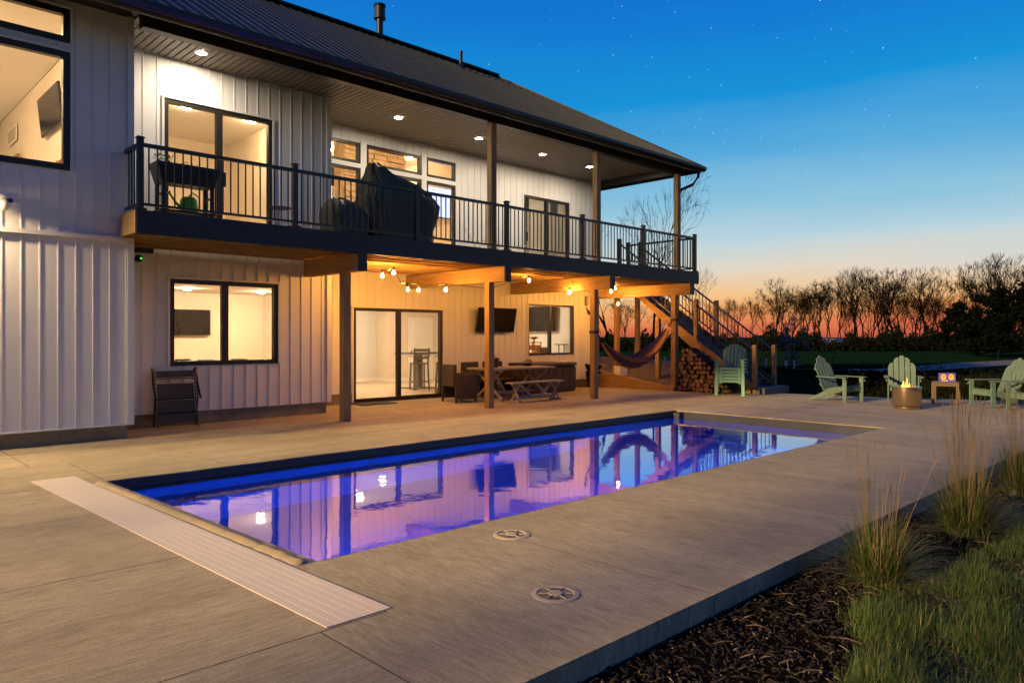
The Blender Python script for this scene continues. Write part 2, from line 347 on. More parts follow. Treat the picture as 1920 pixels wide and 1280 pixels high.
# ------------------------------------------------------------------ pool
pool = thing('swimming_pool', (7.5, 6.4, 0), 'long rectangular in-ground pool glowing blue', 'pool')
D = -1.55
sh = MB(); T = .12
cor = [(PX0 - .12, PY1), (PX0 + .08, PY0), (PX1, PY0), (PX1, PY1)]   # near end is slightly out of square
def wallq(a, b, z0, z1): sh.add([(a[0], a[1], z0), (b[0], b[1], z0), (b[0], b[1], z1), (a[0], a[1], z1)], [(0, 1, 2, 3)])
for a, b in zip(cor, cor[1:] + cor[:1]): wallq(a, b, D, -.13)
sh.add([(x, y, D) for x, y in cor], [(3, 2, 1, 0)])
sh.build('shell', 'pool_shell', pool)
for i in range(3):      # bench and steps at the far end
    B(PX1 - .4 * (i + 1), PY0 + .01, D + .01, PX1 - .4 * i - .003, PY1 - .01, -1.0 - .15 * i).build('step', 'pool_shell', pool)
B(PX0 + .5, PY1 - .42, D + .01, 9.5, PY1 - .003, -.62).build('bench', 'pool_shell', pool)
tk = MB().box(PX0 - .1, PY1 - .035, -.105, PX1 - .01, PY1 + .05, -.002).box(PX0 - .1, PY1 - .06, -.135, PX1 - .01, PY1 + .05, -.11)
tk.build('cover_track', 'pool_track', pool)
MB().box(PX0 + .1, PY0 - .05, -.13, PX1 - .01, PY0 + .03, -.008).build('cover_track', 'pool_track', pool)
MB().box(PX1 - .012, PY0 + .03, -.26, PX1 + .05, PY1 - .06, -.014).build('end_coping', 'pool_track', pool)
MB().box(PX1 - .16, PY1 - .20, -.16, PX1 - .02, PY1 - .06, -.03).build('skimmer_mouth', 'pool_track', pool)
for i, (x, y, dy) in enumerate(((3.9, PY0 + .004, 1), (7.0, PY0 + .004, 1), (9.9, PY0 + .004, 1))):
    p = MB().prism([(.13 * cos(k * pi / 8), .13 * sin(k * pi / 8)) for k in range(16)], .03 * dy, (x, y, -.72), (1, 0, 0), (0, 0, 1), (0, 1, 0)).build('pool_light', 'pool_track', pool)
    MB().prism([(.10 * cos(k * pi / 8), .10 * sin(k * pi / 8)) for k in range(16)], .012, (x, y + .031, -.72), (1, 0, 0), (0, 0, 1), (0, 1, 0)).build('lens', 'pool_lens', p)
# water
wm = bpy.data.materials.new('water'); wm.use_nodes = True; t = wm.node_tree; b = t.nodes['Principled BSDF']; t.nodes.remove(b)
tr = t.nodes.new('ShaderNodeBsdfRefraction'); tr.inputs[0].default_value = (.80, .92, 1, 1); tr.inputs['IOR'].default_value = 1.33; tr.inputs['Roughness'].default_value = 0
gl = t.nodes.new('ShaderNodeBsdfGlossy'); gl.inputs['Roughness'].default_value = .012
lw = t.nodes.new('ShaderNodeLayerWeight'); lw.inputs[0].default_value = .5; fr = t.nodes.new('ShaderNodeMapRange'); fr.inputs[1].default_value = .35; fr.inputs[2].default_value = 1; fr.inputs[3].default_value = .12; fr.inputs[4].default_value = .93; t.links.new(lw.outputs['Facing'], fr.inputs[0])   # reflects more towards grazing view
x_ = t.nodes.new('ShaderNodeMixShader'); t.links.new(fr.outputs[0], x_.inputs[0]); t.links.new(tr.outputs[0], x_.inputs[1]); t.links.new(gl.outputs[0], x_.inputs[2])
c_ = t.nodes.new('ShaderNodeTexCoord'); n_ = t.nodes.new('ShaderNodeTexNoise'); n_.inputs['Scale'].default_value = 3.2; n_.inputs['Detail'].default_value = 3
t.links.new(c_.outputs['Object'], n_.inputs['Vector'])
bp = t.nodes.new('ShaderNodeBump'); bp.inputs['Strength'].default_value = .09; bp.inputs['Distance'].default_value = .02
t.links.new(n_.outputs[0], bp.inputs['Height']); t.links.new(bp.outputs[0], gl.inputs['Normal'])
t.links.new(x_.outputs[0], t.nodes['Material Output'].inputs[0]); MATS['water'] = wm
MB().add([(x, y, -.145) for x, y in cor], [(0, 1, 2, 3)]).build('water', 'water', pool)

# cover housing lid at the near end (slats side by side) and the rolled cover
lid = thing('cover_housing', (2.05, 6.15, 0), 'long pale plank lid of the pool cover housing set in the patio', 'lid')
rot = radians(2.2)
for k in range(7):
    u0 = -.2 + k * .0572; u1 = u0 + .0555
    ps = [(2.03 + u - v * .042, 6.15 + v) for u, v in ((u0, -2.77), (u1, -2.77), (u1, 2.75), (u0, 2.75))]
    bevel(MB().prism(ps, .005, (0, 0, .001), (1, 0, 0), (0, 1, 0), (0, 0, 1)).build('slat', 'lid_white', lid), .002)
rl = MB(); nv = 60
for i in range(nv + 1):
    y = PY0 + .03 + (PY1 - PY0 - .1) * i / nv; wv = 1 if i > 9 else 1 + .06 * sin(i * 1.9) + .05 * sin(i * 3.3)
    xc = 2.29 - (y - 6.4) * .045
    for k in range(9):
        a = pi * k / 8; r = (.075 + .0015 * sin(i * .8 + k)) * wv
        rl.v.append((xc + r * cos(a) * 1.15, y + (.02 * sin(k + i) if i < 12 else 0), -.06 + r * sin(a) * (1.1 if k < 5 else .95)))
rl.f = [(i * 9 + k, (i + 1) * 9 + k, (i + 1) * 9 + k + 1, i * 9 + k + 1) for i in range(nv) for k in range(8)] + [tuple(range(9)), tuple(nv * 9 + k for k in range(9))[::-1]]
tag(rl.build('pool_cover', 'fabric_tan', smooth=True), 'rolled tan fabric pool cover at the near end of the pool', 'pool cover')

def skimmer(x, y, label, r=.14):
    t = thing('skimmer_lid', (x, y, 0), label, 'lid', 'round skimmer lids in the patio')
    MB().lathe([(r, 0), (r, .005), (r * .8, .008), (r * .76, .003)], 28).build('rim', 'skimmer', t, local=True, smooth=False)
    MB().lathe([(r * .74, .004), (r * .3, .0035), (.001, .0035)], 28).build('well', 'skimmer_well', t, local=True)
    MB().lathe([(r * .3, .0), (r * .3, .012), (.001, .013)], 20).build('hub', 'skimmer', t, local=True)
    for k in range(6):
        a = k * pi / 3 + .3; MB().bar((r * .28 * cos(a), r * .28 * sin(a), .008), (r * .76 * cos(a), r * .76 * sin(a), .006), .004, .005).build('spoke', 'skimmer', t, local=True)
    for a in (.75, 3.9): MB().box(r * .55 * cos(a) - .013, r * .55 * sin(a) - .013, .002, r * .55 * cos(a) + .013, r * .55 * sin(a) + .013, .0075).build('finger_hole', 'pool_track', t, local=True)
skimmer(3.87, 4.0, 'round skimmer lid in the concrete nearer the water')
skimmer(3.16, 2.9, 'round skimmer lid in the concrete nearer the mulch bed')

# ------------------------------------------------------------------ house
house = thing('house', (5, 14, 0), 'white two-storey house with board siding, dark metal hip roof and lit windows', 'house')
Y1, Y2, Y3 = 11.67, 12.82, 14.3
XC1, XC2, XE = 3.52, 7.45, 17.35
XL, YB = -6., 20.8
def rects(x0, x1, z0, z1, ops):
    xs = sorted({x0, x1, *[min(max(v, x0), x1) for o in ops for v in (o[0], o[1])]}); out = []
    for a, b in zip(xs, xs[1:]):
        if b - a < 1e-4: continue
        c = (a + b) / 2; iv = sorted((max(o[2], z0), min(o[3], z1)) for o in ops if o[0] < c < o[1] and o[2] < z1 and o[3] > z0); zz = z0
        for p, q in iv:
            if p > zz + 1e-4: out.append((a, b, zz, p))
            zz = max(zz, q)
        if zz < z1 - 1e-4: out.append((a, b, zz, z1))
    return out
def facade(Y, xa, xb, z0, z1, ops, start, pitch=.2165):
    wm_ = MB()
    for a, b, c, d in rects(xa, xb, z0, z1, ops): wm_.box(a, Y, c, b, Y + .16, d)
    w = wm_.build('wall', 'in_wall', house)
    x = start
    while x < xb - .01:
        a = max(x, xa); b = min(x + pitch, xb)
        if b > a + .02:
            for p, q, c, d in rects(a, b, z0, z1, ops):
                m = MB().box(p, Y - .014, c, q, Y - .001, d)
                if x >= xa - .001 and p <= x + .001: p = x; q = min(x + .024, q); m.prism([(p, -.005), (q, -.005), (q - .004, -.027), (p + .004, -.027)], d - c, (0, Y, c), (1, 0, 0), (0, 1, 0), (0, 0, 1))
                m.build('siding_panel', 'siding', w)
        x += pitch
    return w
def window(kind, Y, x0, x1, z0, z1, mull=(), fr=.065, trim=True, dep=.07, handle=None):
    m = MB().box(x0, Y - .03, z0, x1, Y + dep, z0 + fr).box(x0, Y - .03, z1 - fr, x1, Y + dep, z1).box(x0, Y - .0295, z0 + fr, x0 + fr, Y + dep, z1 - fr).box(x1 - fr, Y - .0295, z0 + fr, x1, Y + dep, z1 - fr)
    for x in mull: m.box(x - fr * .75, Y - .026, z0 + fr, x + fr * .75, Y + dep - .004, z1 - fr)
    w = m.build(kind, 'bronze', house)
    xs = [x0 + fr] + [v for x in mull for v in (x - fr * .75, x + fr * .75)] + [x1 - fr]
    for a, b in zip(xs[::2], xs[1::2]): B(a, Y + .02, z0 + fr, b, Y + .026, z1 - fr).build('pane', 'pane', w)
    if trim:
        t = .035
        MB().box(x0 - t, Y - .05, z1 + .001, x1 + t, Y + .01, z1 + t).box(x0 - t, Y - .05, z0, x0 - .001, Y + .01, z1).box(x1 + .001, Y - .05, z0, x1 + t, Y + .01, z1).build('trim', 'trim_white', w)
    if handle is not None: B(handle - .02, Y - .08, z0 + .85, handle + .02, Y - .027, z0 + 1.1).build('handle', 'black_metal', w)
    return w
ZS = 6.16
# wing
wops = [(.55, 2.71, 3.8, 5.44), (.55, 2.71, 5.57, 6.04)]
facade(Y1, XL, XC1, 2.93, ZS, wops, 1.905 - .2165 * 37)
facade(Y1, XL, XC1, .22, 2.88, [], 1.905 - .2165 * 37)
B(XL, Y1 - .07, 2.875, XC1 + .005, Y1 + .02, 2.935).build('band_trim', 'trim_white', house)
B(XL, Y1 - .05, .205, XC1 + .01, Y1 - .001, .225).build('drip_edge', 'trim_white', house)
B(XC1 - .075, Y1 - .055, .222, XC1 + .012, Y1 + .04, 2.872).build('corner_trim', 'siding', house)
B(XC1 - .075, Y1 - .055, 2.938, XC1 + .012, Y1 + .04, ZS).build('corner_trim', 'siding', house)
B(XL + .05, Y1 + .02, -.15, XC1 - .06, Y1 + .3, .21).build('footing', 'footing', house)
window('window', Y1, .55, 2.71, 3.8, 5.44, (), .085); window('window', Y1, .55, 2.71, 5.57, 6.04, (), .085)
B(XC1 - .16, Y1 + .17, .22, XC1, Y2, 6.25).build('wall', 'siding', house)
# recessed bay
o2 = [(4.35, 6.25, 3.25, 5.46)]; o2b = [(4.44, 6.36, 1.0, 2.46)]
facade(Y2, XC1, XC2, 3.0, 6.2, o2, 3.58, .2165); facade(Y2, XC1, XC2, .22, 2.95, o2b, 3.58, .2165)
window('sliding_door', Y2, 4.35, 6.25, 3.26, 5.46, (5.28,), .07, handle=5.35)
window('window', Y2, 4.44, 6.36, 1.0, 2.46, (5.38,), .075)
B(XC1, Y2 + .02, -.15, XC2 - .06, Y2 + .3, .215).build('footing', 'footing', house)
B(XC2 - .16, Y2 + .17, .22, XC2, Y3, 6.25).build('wall', 'siding', house)
B(XC2 - .08, Y2 - .05, .222, XC2 + .012, Y2 + .04, 2.94).build('corner_trim', 'siding', house); B(XC2 - .08, Y2 - .05, 3.1, XC2 + .012, Y2 + .04, 6.18).build('corner_trim', 'siding', house)
# main wall
UZ = [(8.2, 9.07, 5.37, 5.84), (9.23, 10.78, 5.37, 5.84), (10.93, 11.85, 5.37, 5.84), (8.2, 9.07, 3.4, 5.27), (9.23, 10.78, 3.4, 5.27), (10.93, 11.85, 3.4, 5.27)]
facade(Y3, XC2, XE, 3.0, 6.2, UZ + [(14.26, 16.15, 3.25, 5.38)], 7.5, .2165)
facade(Y3, XC2, XE, .22, 2.95, [(8.89, 11.43, .2, 2.14), (14.44, 16.34, .97, 2.39)], 7.5, .2165)
for q in UZ: window('window', Y3, q[0], q[1], q[2], q[3], (), .06, trim=False)
for a, b in ((9.07, 9.23), (10.78, 10.93)): B(a + .002, Y3 - .045, 3.4, b - .002, Y3 - .016, 5.9).build('mullion_cover', 'trim_white', house)
B(8.2, Y3 - .043, 5.272, 11.85, Y3 - .017, 5.368).build('mullion_cover', 'trim_white', house)
window('sliding_door', Y3, 14.26, 16.15, 3.26, 5.38, (15.22,), .06, handle=14.36)
window('sliding_door', Y3, 8.89, 11.43, .02, 2.14, (10.14,), .07)
window('window', Y3, 14.44, 16.34, .97, 2.39, (15.35,), .05)
MB().box(XC2, Y3 + .02, -.15, 8.88, Y3 + .3, .215).box(11.44, Y3 + .02, -.15, XE - .05, Y3 + .3, .215).build('footing', 'footing', house)
B(XE - .16, Y3 + .17, -.2, XE, YB, 6.25).build('wall', 'siding', house)
B(XE - .08, Y3 - .05, .222, XE + .012, Y3 + .04, 6.16).build('corner_trim', 'siding', house)
B(XL, YB - .16, -.2, XE, YB, 6.25).build('wall', 'siding', house); B(XL, Y1 + .17, -.2, XL + .16, YB - .17, 6.25).build('wall', 'siding', house)

# roof: front slope in standing rib panels, back slope and hips plain
RY, RZ, EY, EZ, EX = 16.0, 9.18, 10.9, 6.14, 17.85; HX = 14.84; XLr = XL - .5
sl_ = (RZ - EZ) / (RY - EY)
rf = MB().add([(EX, EY, EZ - .02), (EX, 2 * RY - EY, EZ - .02), (HX, RY, RZ - .02), (XLr, RY, RZ - .02), (XLr, EY, EZ - .02), (XLr, 2 * RY - EY, EZ - .02)],
              [(4, 0, 2, 3), (3, 2, 1, 5), (0, 1, 2), (4, 3, 5)]).build('roof', 'roof_metal', house)
x = XLr; pw = .2286
while x < EX - .02:
    b = min(x + pw, EX); m = MB()
    def top(u): return RY if u <= HX else RY - (u - HX) / (EX - HX) * (RY - EY)
    ya, yb = top(x), top(b)
    P = lambda u, v, h=0: (u, v, EZ + (v - EY) * sl_ + h)
    m.add([P(x, EY - .04), P(b, EY - .04), P(b, yb), P(x, ya)], [(0, 1, 2, 3)])
    if ya - EY > .1:
        r = .022
        m.add([P(x, EY - .04), P(x + r, EY - .04), P(x + r, ya), P(x, ya), P(x + .005, EY - .04, .028), P(x + r - .005, EY - .04, .028), P(x + r - .005, ya, .028), P(x + .005, ya, .028)],
              [(4, 5, 6, 7), (0, 4, 7, 3), (1, 2, 6, 5), (0, 1, 5, 4)])
    m.build('roof_panel', 'roof_metal', rf); x += pw
MB().bar((XLr, RY, RZ + .02), (HX, RY, RZ + .02), .3, .05).build('ridge_cap', 'roof_metal', rf)
MB().bar((HX, RY, RZ + .015), (EX, EY, EZ + .015), .16, .04).build('hip_cap', 'roof_metal', rf)
g = MB().prism([(EY - .10, EZ - .0), (EY - .10, EZ - .07), (EY - .06, EZ - .12), (EY + .02, EZ - .12), (EY + .02, EZ - .0), (EY + .005, EZ - .0), (EY + .005, EZ - .10), (EY - .05, EZ - .10), (EY - .085, EZ - .06), (EY - .085, EZ)], EX - XLr + .05, (XLr, 0, 0), (0, 1, 0), (0, 0, 1), (1, 0, 0))
g.build('gutter', 'bronze', house)
B(XLr, EY + .021, EZ - .16, EX, EY + .05, EZ - .03).build('fascia_board', 'soffit', house)
MB().box(EX - .03, EY + .05, EZ - .15, EX, 2 * RY - EY, EZ - .02).build('fascia_board', 'bronze', house)
ds = [(17.62, EY - .03, EZ - .11), (17.62, EY - .01, EZ - .30), (17.56, EY + .12, EZ - .5), (17.42, EY + .40, EZ - .62), (17.40, EY + .46, EZ - .78), (17.40, EY + .46, 3.3)]
MB().tube(ds, .042, 8).build('downspout', 'bronze', house)
# soffits: boards across the eave and the porch ceiling, beam between
sfp = MB().box(XLr, EY + .05, 6.165, XC1, Y1 + .1, 6.185).box(XC1, EY + .05, 6.165, XC2, Y2 + .1, 6.185).box(XC2, EY + .05, 6.165, EX - .03, Y3 + .1, 6.185).box(XE - .05, Y3 + .1, 6.165, EX - .03, 20.9, 6.185).build('soffit', 'bronze', house)
bo = None; x = XLr; bw = .118
mo = MB().box(0, EY + .055, 6.135, bw - .026, 11.24, 6.1645).build('soffit_board', 'soffit', sfp); mo.location = (0, 0, 0)
mi_ = MB().box(0, 11.43, 6.135, bw - .026, Y3 - .02, 6.1645).build('soffit_board', 'soffit', sfp)
mb2 = MB().box(0, 11.43, 6.135, bw - .026, Y2 - .02, 6.1645).build('soffit_board', 'soffit', sfp)
first = {}
nb = int((EX - .03 - .0) / bw)
for k in range(nb):
    xx = .0 + k * bw
    for src, ok in ((mo, True), (mb2, XC1 - .02 < xx < XC2 - .05), (mi_, XC2 - .05 <= xx < EX - .15)):
        if not ok: continue
        if src not in first: first[src] = 1; src.location = (xx, 0, 0)
        else: share(src, 'soffit_board', (xx, 0, 0), sfp)
B(XLr, EY + .055, 6.135, -.005, Y1 - .06, 6.164).build('soffit_board', 'soffit', sfp)
B(XC1 + .02, 11.78, 6.126, EX - .3, 11.80, 6.137).build('soffit_joint', 'soffit', sfp)
B(XC1 + .02, 11.245, 5.93, XE + .05, 11.425, 6.163).build('porch_beam', 'bronze', house)
B(XE - .12, 11.43, 5.93, XE + .05, Y3 - .05, 6.163).build('porch_beam', 'bronze', house)
def roofz(y): return EZ + (y - EY) * sl_
fl = thing('flue_pipe', (10.75, 16.0, RZ), 'tall capped metal flue pipe standing on the roof ridge', 'flue')
MB().lathe([(.21, -.18), (.10, .08), (.085, .1)], 16).build('flashing', 'roof_metal', fl, local=True, smooth=True)
MB().lathe([(.085, 0), (.085, .5)], 16).build('pipe', 'roof_metal', fl, local=True, smooth=True)
MB().lathe([(.001, .48), (.155, .48), (.155, .52), (.14, .52), (.14, .80), (.16, .80), (.15, .85), (.001, .86)], 16).build('cap', 'roof_metal', fl, local=True)
fp = thing('vent_pipe', (12.88, 15.29, roofz(15.29)), 'thin plumbing vent pipe low on the roof slope', 'vent pipe')
MB().lathe([(.14, -.08), (.06, .12)], 12).build('flashing', 'roof_metal', fp, local=True); MB().lathe([(.05, -.05), (.05, .46), (.035, .46), (.035, .2)], 12).build('pipe', 'roof_metal', fp, local=True)

# interior shells (part of the house)
def shell(name, m, *a): return B(*a).build(name, m, house)
shell('floor_slab', 'in_floor', XL + .17, 15, -.14, XE - .17, YB - .17, .01)
shell('floor_slab', 'in_floor', XC1 + .01, Y2 + .31, -.14, XC2 - .17, 15, .01); shell('floor_slab', 'in_floor', XC2 - .165, Y3 + .07, -.14, XE - .17, 14.999, .012)
shell('storey_slab', 'in_ceiling', XL + .17, Y1 + .17, 2.56, XC1 - .17, YB - .17, 3.2); shell('storey_slab', 'in_ceiling', XC1 - .169, Y2 + .17, 2.56, XC2 - .17, YB - .17, 3.2)
shell('storey_slab', 'in_ceiling', XC2 - .169, Y3 + .17, 2.56, XE - .17, YB - .17, 3.2)
shell('ceiling', 'in_ceiling', XL + .17, Y1 + .17, 6.45, XC1 - .17, YB - .17, 6.5)
shell('ceiling', 'in_ceiling', XC1, Y2 + .17, 6.05, XC2 - .01, 17.5, 6.1)
shell('ceiling', 'in_ceiling', XC2, Y3 + .17, 6.9, 14.0, YB - .17, 6.95); shell('ceiling', 'in_ceiling', 14.1, Y3 + .17, 6.02, XE - .17, YB - .17, 6.06)
shell('partition', 'in_wall', XC1 - .16, Y2 + .01, 3.2, XC1, YB - .17, 6.45); shell('partition', 'in_wall', XC2 - .1, Y3 + .01, 3.2, XC2 + .05, YB - .17, 6.9)
shell('partition', 'in_wall', XC1 + .001, 17.5, 3.2, XC2 - .101, 17.6, 6.1); shell('partition', 'in_wall', 14.0, Y3 + .17, 3.2, 14.1, YB - .17, 6.9)
shell('partition', 'in_wall', XC1 - .16, Y2 + .01, .011, XC1 + .02, YB - .17, 2.555); shell('partition', 'in_wall', XC1 + .021, 18.2, .011, 8.8, 18.3, 2.555); shell('partition', 'in_wall', 8.65, Y3 + .17, .013, 8.75, 18.19, 2.555)
shell('partition', 'in_wall', 13.72, 19.92, .013, XE - .17, YB - .17, 2.555)
shell('partition', 'in_wall', 13.72, Y3 + .17, .013, 13.80, 15.3, 2.555)
MB().box(8.76, YB - .19, .013, 13.71, YB - .172, .14).box(13.70, 19.915, .013, 14.48, 19.93, .14).box(13.702, 19.93, .013, 13.719, YB - .2, .14).build('baseboard', 'in_white', house)
idr = MB().box(14.5, 19.88, .013, 15.5, 19.915, 2.12).build('interior_door', 'in_white', house)
for a, b in ((.25, .95), (1.1, 1.95)): B(14.66, 19.868, a, 15.34, 19.879, b).build('door_panel', 'in_white', idr)
B(14.57, 19.82, .98, 14.60, 19.87, 1.02).build('door_handle', 'black_metal', idr)
# stone chimney breast in the great room, stone by stone
sb = B(10.6, 17.52, 3.2, 12.62, 18.0, 6.9).build('chimney_breast', 'stone', house)
zz = 4.4
while zz < 6.85:
    hgt = rnd.uniform(.09, .17); x = 10.58
    while x < 12.6:
        w = rnd.uniform(.16, .42); b = min(x + w, 12.64); d = rnd.uniform(.02, .085)
        MB().box(x + .008, 17.52 - d, zz + .008, b - .008, 17.53, zz + hgt - .008).build('stone', 'stone', sb); x = b
    zz += hgt
shell('partition', 'in_wall', 12.66, 16.70, 3.2, 13.99, 16.8, 6.9)

# ------------------------------------------------------------------ lamps
def downlight(x, y, zz, lens, label, cat='downlight', group=None, r=.075):
    t = thing('downlight', (x, y, zz), label, cat, group)
    MB().lathe([(r + .025, 0), (r + .02, -.008), (r, -.006), (r, .0)], 20).build('trim_ring', 'in_white', t, local=True)
    MB().lathe([(r, -.005), (.001, -.0055)] if lens == 'lens_porch' else [(r, -.006), (r * .9, -.03), (r * .6, -.045), (.001, -.05)], 20).build('lens', lens, t, local=True)
for (x, y), lb in zip(((4.73, 12.2), (9.14, 12.9), (11.45, 12.95), (13.63, 12.96), (15.55, 13.0)),
        ('recessed soffit light above the upper sliding door by the planter', 'recessed porch light above the covered grill', 'recessed porch light just beside the middle roof post', 'recessed porch light between the two roof posts', 'recessed porch light nearest the far end of the porch')):
    downlight(x, y, 6.132, 'lens_porch', lb, group='porch ceiling lights')
for x, y, zz, ln_, lb in ((5.53, 15.0, 6.048, 'lens_soft', 'ceiling light near the left frame inside the upper sliding door'), (6.86, 15.0, 6.048, 'lens_soft', 'ceiling light behind the sliding pane of the upper door'),
      (6.15, 16.65, 2.555, 'lens_room', 'ceiling light above the television in the lower room'), (7.88, 16.69, 2.555, 'lens_room', 'ceiling light behind the other pane of the lower window'),
      (11.0, 18.9, 6.895, 'lens_bright', 'great room ceiling light seen in the short transom'), (13.2, 18.0, 6.895, 'lens_bright', 'great room ceiling light seen in the long transom'),
      (1.6, 14.2, 6.445, 'lens_bright', 'ceiling light in the wing room nearer the window'), (.4, 17., 6.445, 'lens_bright', 'ceiling light deep inside the wing room'),
      (10.8, 17.0, 2.555, 'lens_room', 'ceiling light above the bar stools'), (12.6, 18.6, 2.555, 'lens_room', 'ceiling light before the white inside door'), (15.6, 16.4, 2.555, 'lens_room', 'ceiling light in the room behind the square window'), (9.9, 19.2, 2.555, 'lens_room', 'ceiling light deep in the room behind the lower sliding door'),
      (15.8, 17.5, 6.015, 'lens_room_dim', 'dim ceiling light behind the far upper sliding door'), (9.2, 16, 6.895, 'lens_bright', 'unseen ceiling light added over the first window to brighten the great room'), (11.6, 15.7, 6.895, 'lens_bright', 'unseen ceiling light added in front of the stone chimney to brighten it')):  # last two lamps are unseen, added to brighten the front of the great room
    downlight(x, y, zz, ln_, lb, group='room ceiling lights', r=.085)
# string lights under the deck
sg = thing('string_light', (11, 12, 2.7), 'string of round warm bulbs hung under the deck beams', 'string lights')
bul = [(8.12, 12., 2.67), (8.42, 12.05, 2.75), (8.8, 12.1, 2.44), (9.07, 12.1, 2.44), (9.7, 12., 2.47), (12.17, 12., 2.79), (13.59, 12., 2.57), (16.1, 12.7, 2.73), (16.3, 12.72, 2.84), (16.75, 12.95, 2.42)]
cord = [(7.0, 11.5, 2.86)]
for i, p in enumerate(bul):
    q = (p[0], p[1], p[2] + .12); 
    if i: 
        c0 = cord[-1]; cord.append(((c0[0] + q[0]) / 2, (c0[1] + q[1]) / 2, min(c0[2], q[2]) - .02 * abs(q[0] - c0[0])))
    cord.append(q)
cord.append((17.15, 13.0, 2.75))
MB().tube(cord, .006, 5).build('cord', 'black_metal', sg)
for p in bul:
    s_ = MB().lathe([(.012, .12), (.018, .1), (.018, .045), (.012, .04)], 8, p).build('socket', 'black_metal', sg)
    MB().lathe([(.010, .04), (.022, .015), (.026, -.008), (.02, -.03), (.001, -.04)], 12, p).build('bulb', 'bulb', s_, smooth=True)
# ------------------------------------------------------------------ deck, railing, stairs
PXS = (6.87, 10.32, 13.75, 17.2); PW = .15; FY = 10.93
deck = thing('deck', (10.5, 12.5, 0), 'raised timber deck with black fascia on square posts and beams', 'deck')
for x in PXS:
    bevel(B(x, 11.34, 0, x + PW, 11.34 + PW, 2.62).build('post', 'wood_z', deck), .006)
    yb = Y2 - .06 if x < 7.3 else Y3 - .06
    bm_ = bevel(B(x - .01, FY - .06, 2.62, x + PW + .01, yb, 2.925).build('beam', 'wood_y', deck), .006)
    B(x - .012, FY - .085, 2.615, x + PW + .012, FY - .061, 2.93).build('end_cap', 'fascia', bm_)
for x in PXS[1:]:
    bevel(B(x, 11.26, 3.26, x + .145, 11.405, 5.93).build('roof_post', 'wood_z', deck), .006)
DX0, DX1 = 3.36, 17.72
fb = B(DX0, FY, 2.925, DX1, FY + .04, 3.255).build('fascia_board', 'fascia', deck)
B(DX0 - .02, FY + .02, 2.935, DX0 - .001, Y1 - .06, 3.25).build('end_board', 'wood_y', deck)
B(DX1 - .04, FY + .041, 2.93, DX1, Y3 - .06, 3.25).build('end_fascia', 'fascia', deck)
y = FY + .25
while y < Y3 - .1:
    x0 = DX0 + .01 if y < Y1 - .1 else (XC1 + .05 if y < Y2 - .1 else XC2 + .05)
    B(x0, y, 2.927, DX1 - .041, y + .042, 3.205).build('joist', 'wood_x', deck); y += .38
for y in [FY + .045 + k * .145 for k in range(23)]:
    x0 = DX0 if y < Y1 - .19 else (XC1 + .05 if y < Y2 - .19 else XC2 + .05)
    B(x0, y, 3.21, DX1 - .05, y + .139, 3.25).build('deck_board', 'deck_wood', deck)
RYL = FY + .07; RTOP = 4.20
rp = (3.42, 5.76, 8.2, 10.5, 12.9, 15.25, 17.62)
def railpost(x, y, z0, z1, par, m='black_metal'):
    p = B(x - .04, y - .04, z0, x + .04, y + .04, z1).build('railing_post', m, par)
    MB().box(x - .052, y - .052, z1, x + .052, y + .052, z1 + .018).box(x - .035, y - .035, z1 + .018, x + .035, y + .035, z1 + .03).build('cap', m, p)
    B(x - .07, y - .07, z0, x + .07, y + .07, z0 + .03).build('base_plate', m, p)
rl = B(rp[0] + .04, RYL - .032, RTOP - .05, rp[-1] - .04, RYL + .032, RTOP).build('railing', 'black_metal', deck)
B(rp[0] + .04, RYL - .02, 3.33, rp[-1] - .04, RYL + .02, 3.365).build('bottom_rail', 'black_metal', rl)
for x in rp: railpost(x, RYL, 3.256, RTOP + .06, deck)
bal = None
def baluster(x, y, par):
    global bal
    if bal is None:
        bal = B(-.0085, -.0085, 3.36, .0085, .0085, RTOP - .045).build('baluster', 'black_metal', par, local=True); bal.location = (x - 10.5, y - 12.5, 0)
    else: share(bal, 'baluster', (x - 10.5, y - 12.5, 0), par)
for a, b in zip(rp, rp[1:]):
    n = round((b - a) / .116)
    for k in range(1, n): baluster(a + (b - a) * k / n, RYL, rl)
# short return to the wing wall, and the far end of the deck
r2 = B(rp[0] - .03, RYL + .04, RTOP - .05, rp[0] + .03, Y1 - .06, RTOP).build('railing', 'black_metal', deck); B(rp[0] - .02, RYL + .04, 3.33, rp[0] + .02, Y1 - .06, 3.365).build('bottom_rail', 'black_metal', r2)
for k in range(1, 5): baluster(rp[0], RYL + k * .12, r2)
r3 = B(17.59, RYL + .04, RTOP - .05, 17.65, 13.2, RTOP).build('railing', 'black_metal', deck); B(17.60, RYL + .04, 3.33, 17.64, 13.2, 3.365).build('bottom_rail', 'black_metal', r3)
for k in range(1, 19): baluster(17.62, RYL + k * .119, r3)
railpost(17.62, 13.24, 3.256, RTOP + .04, deck)

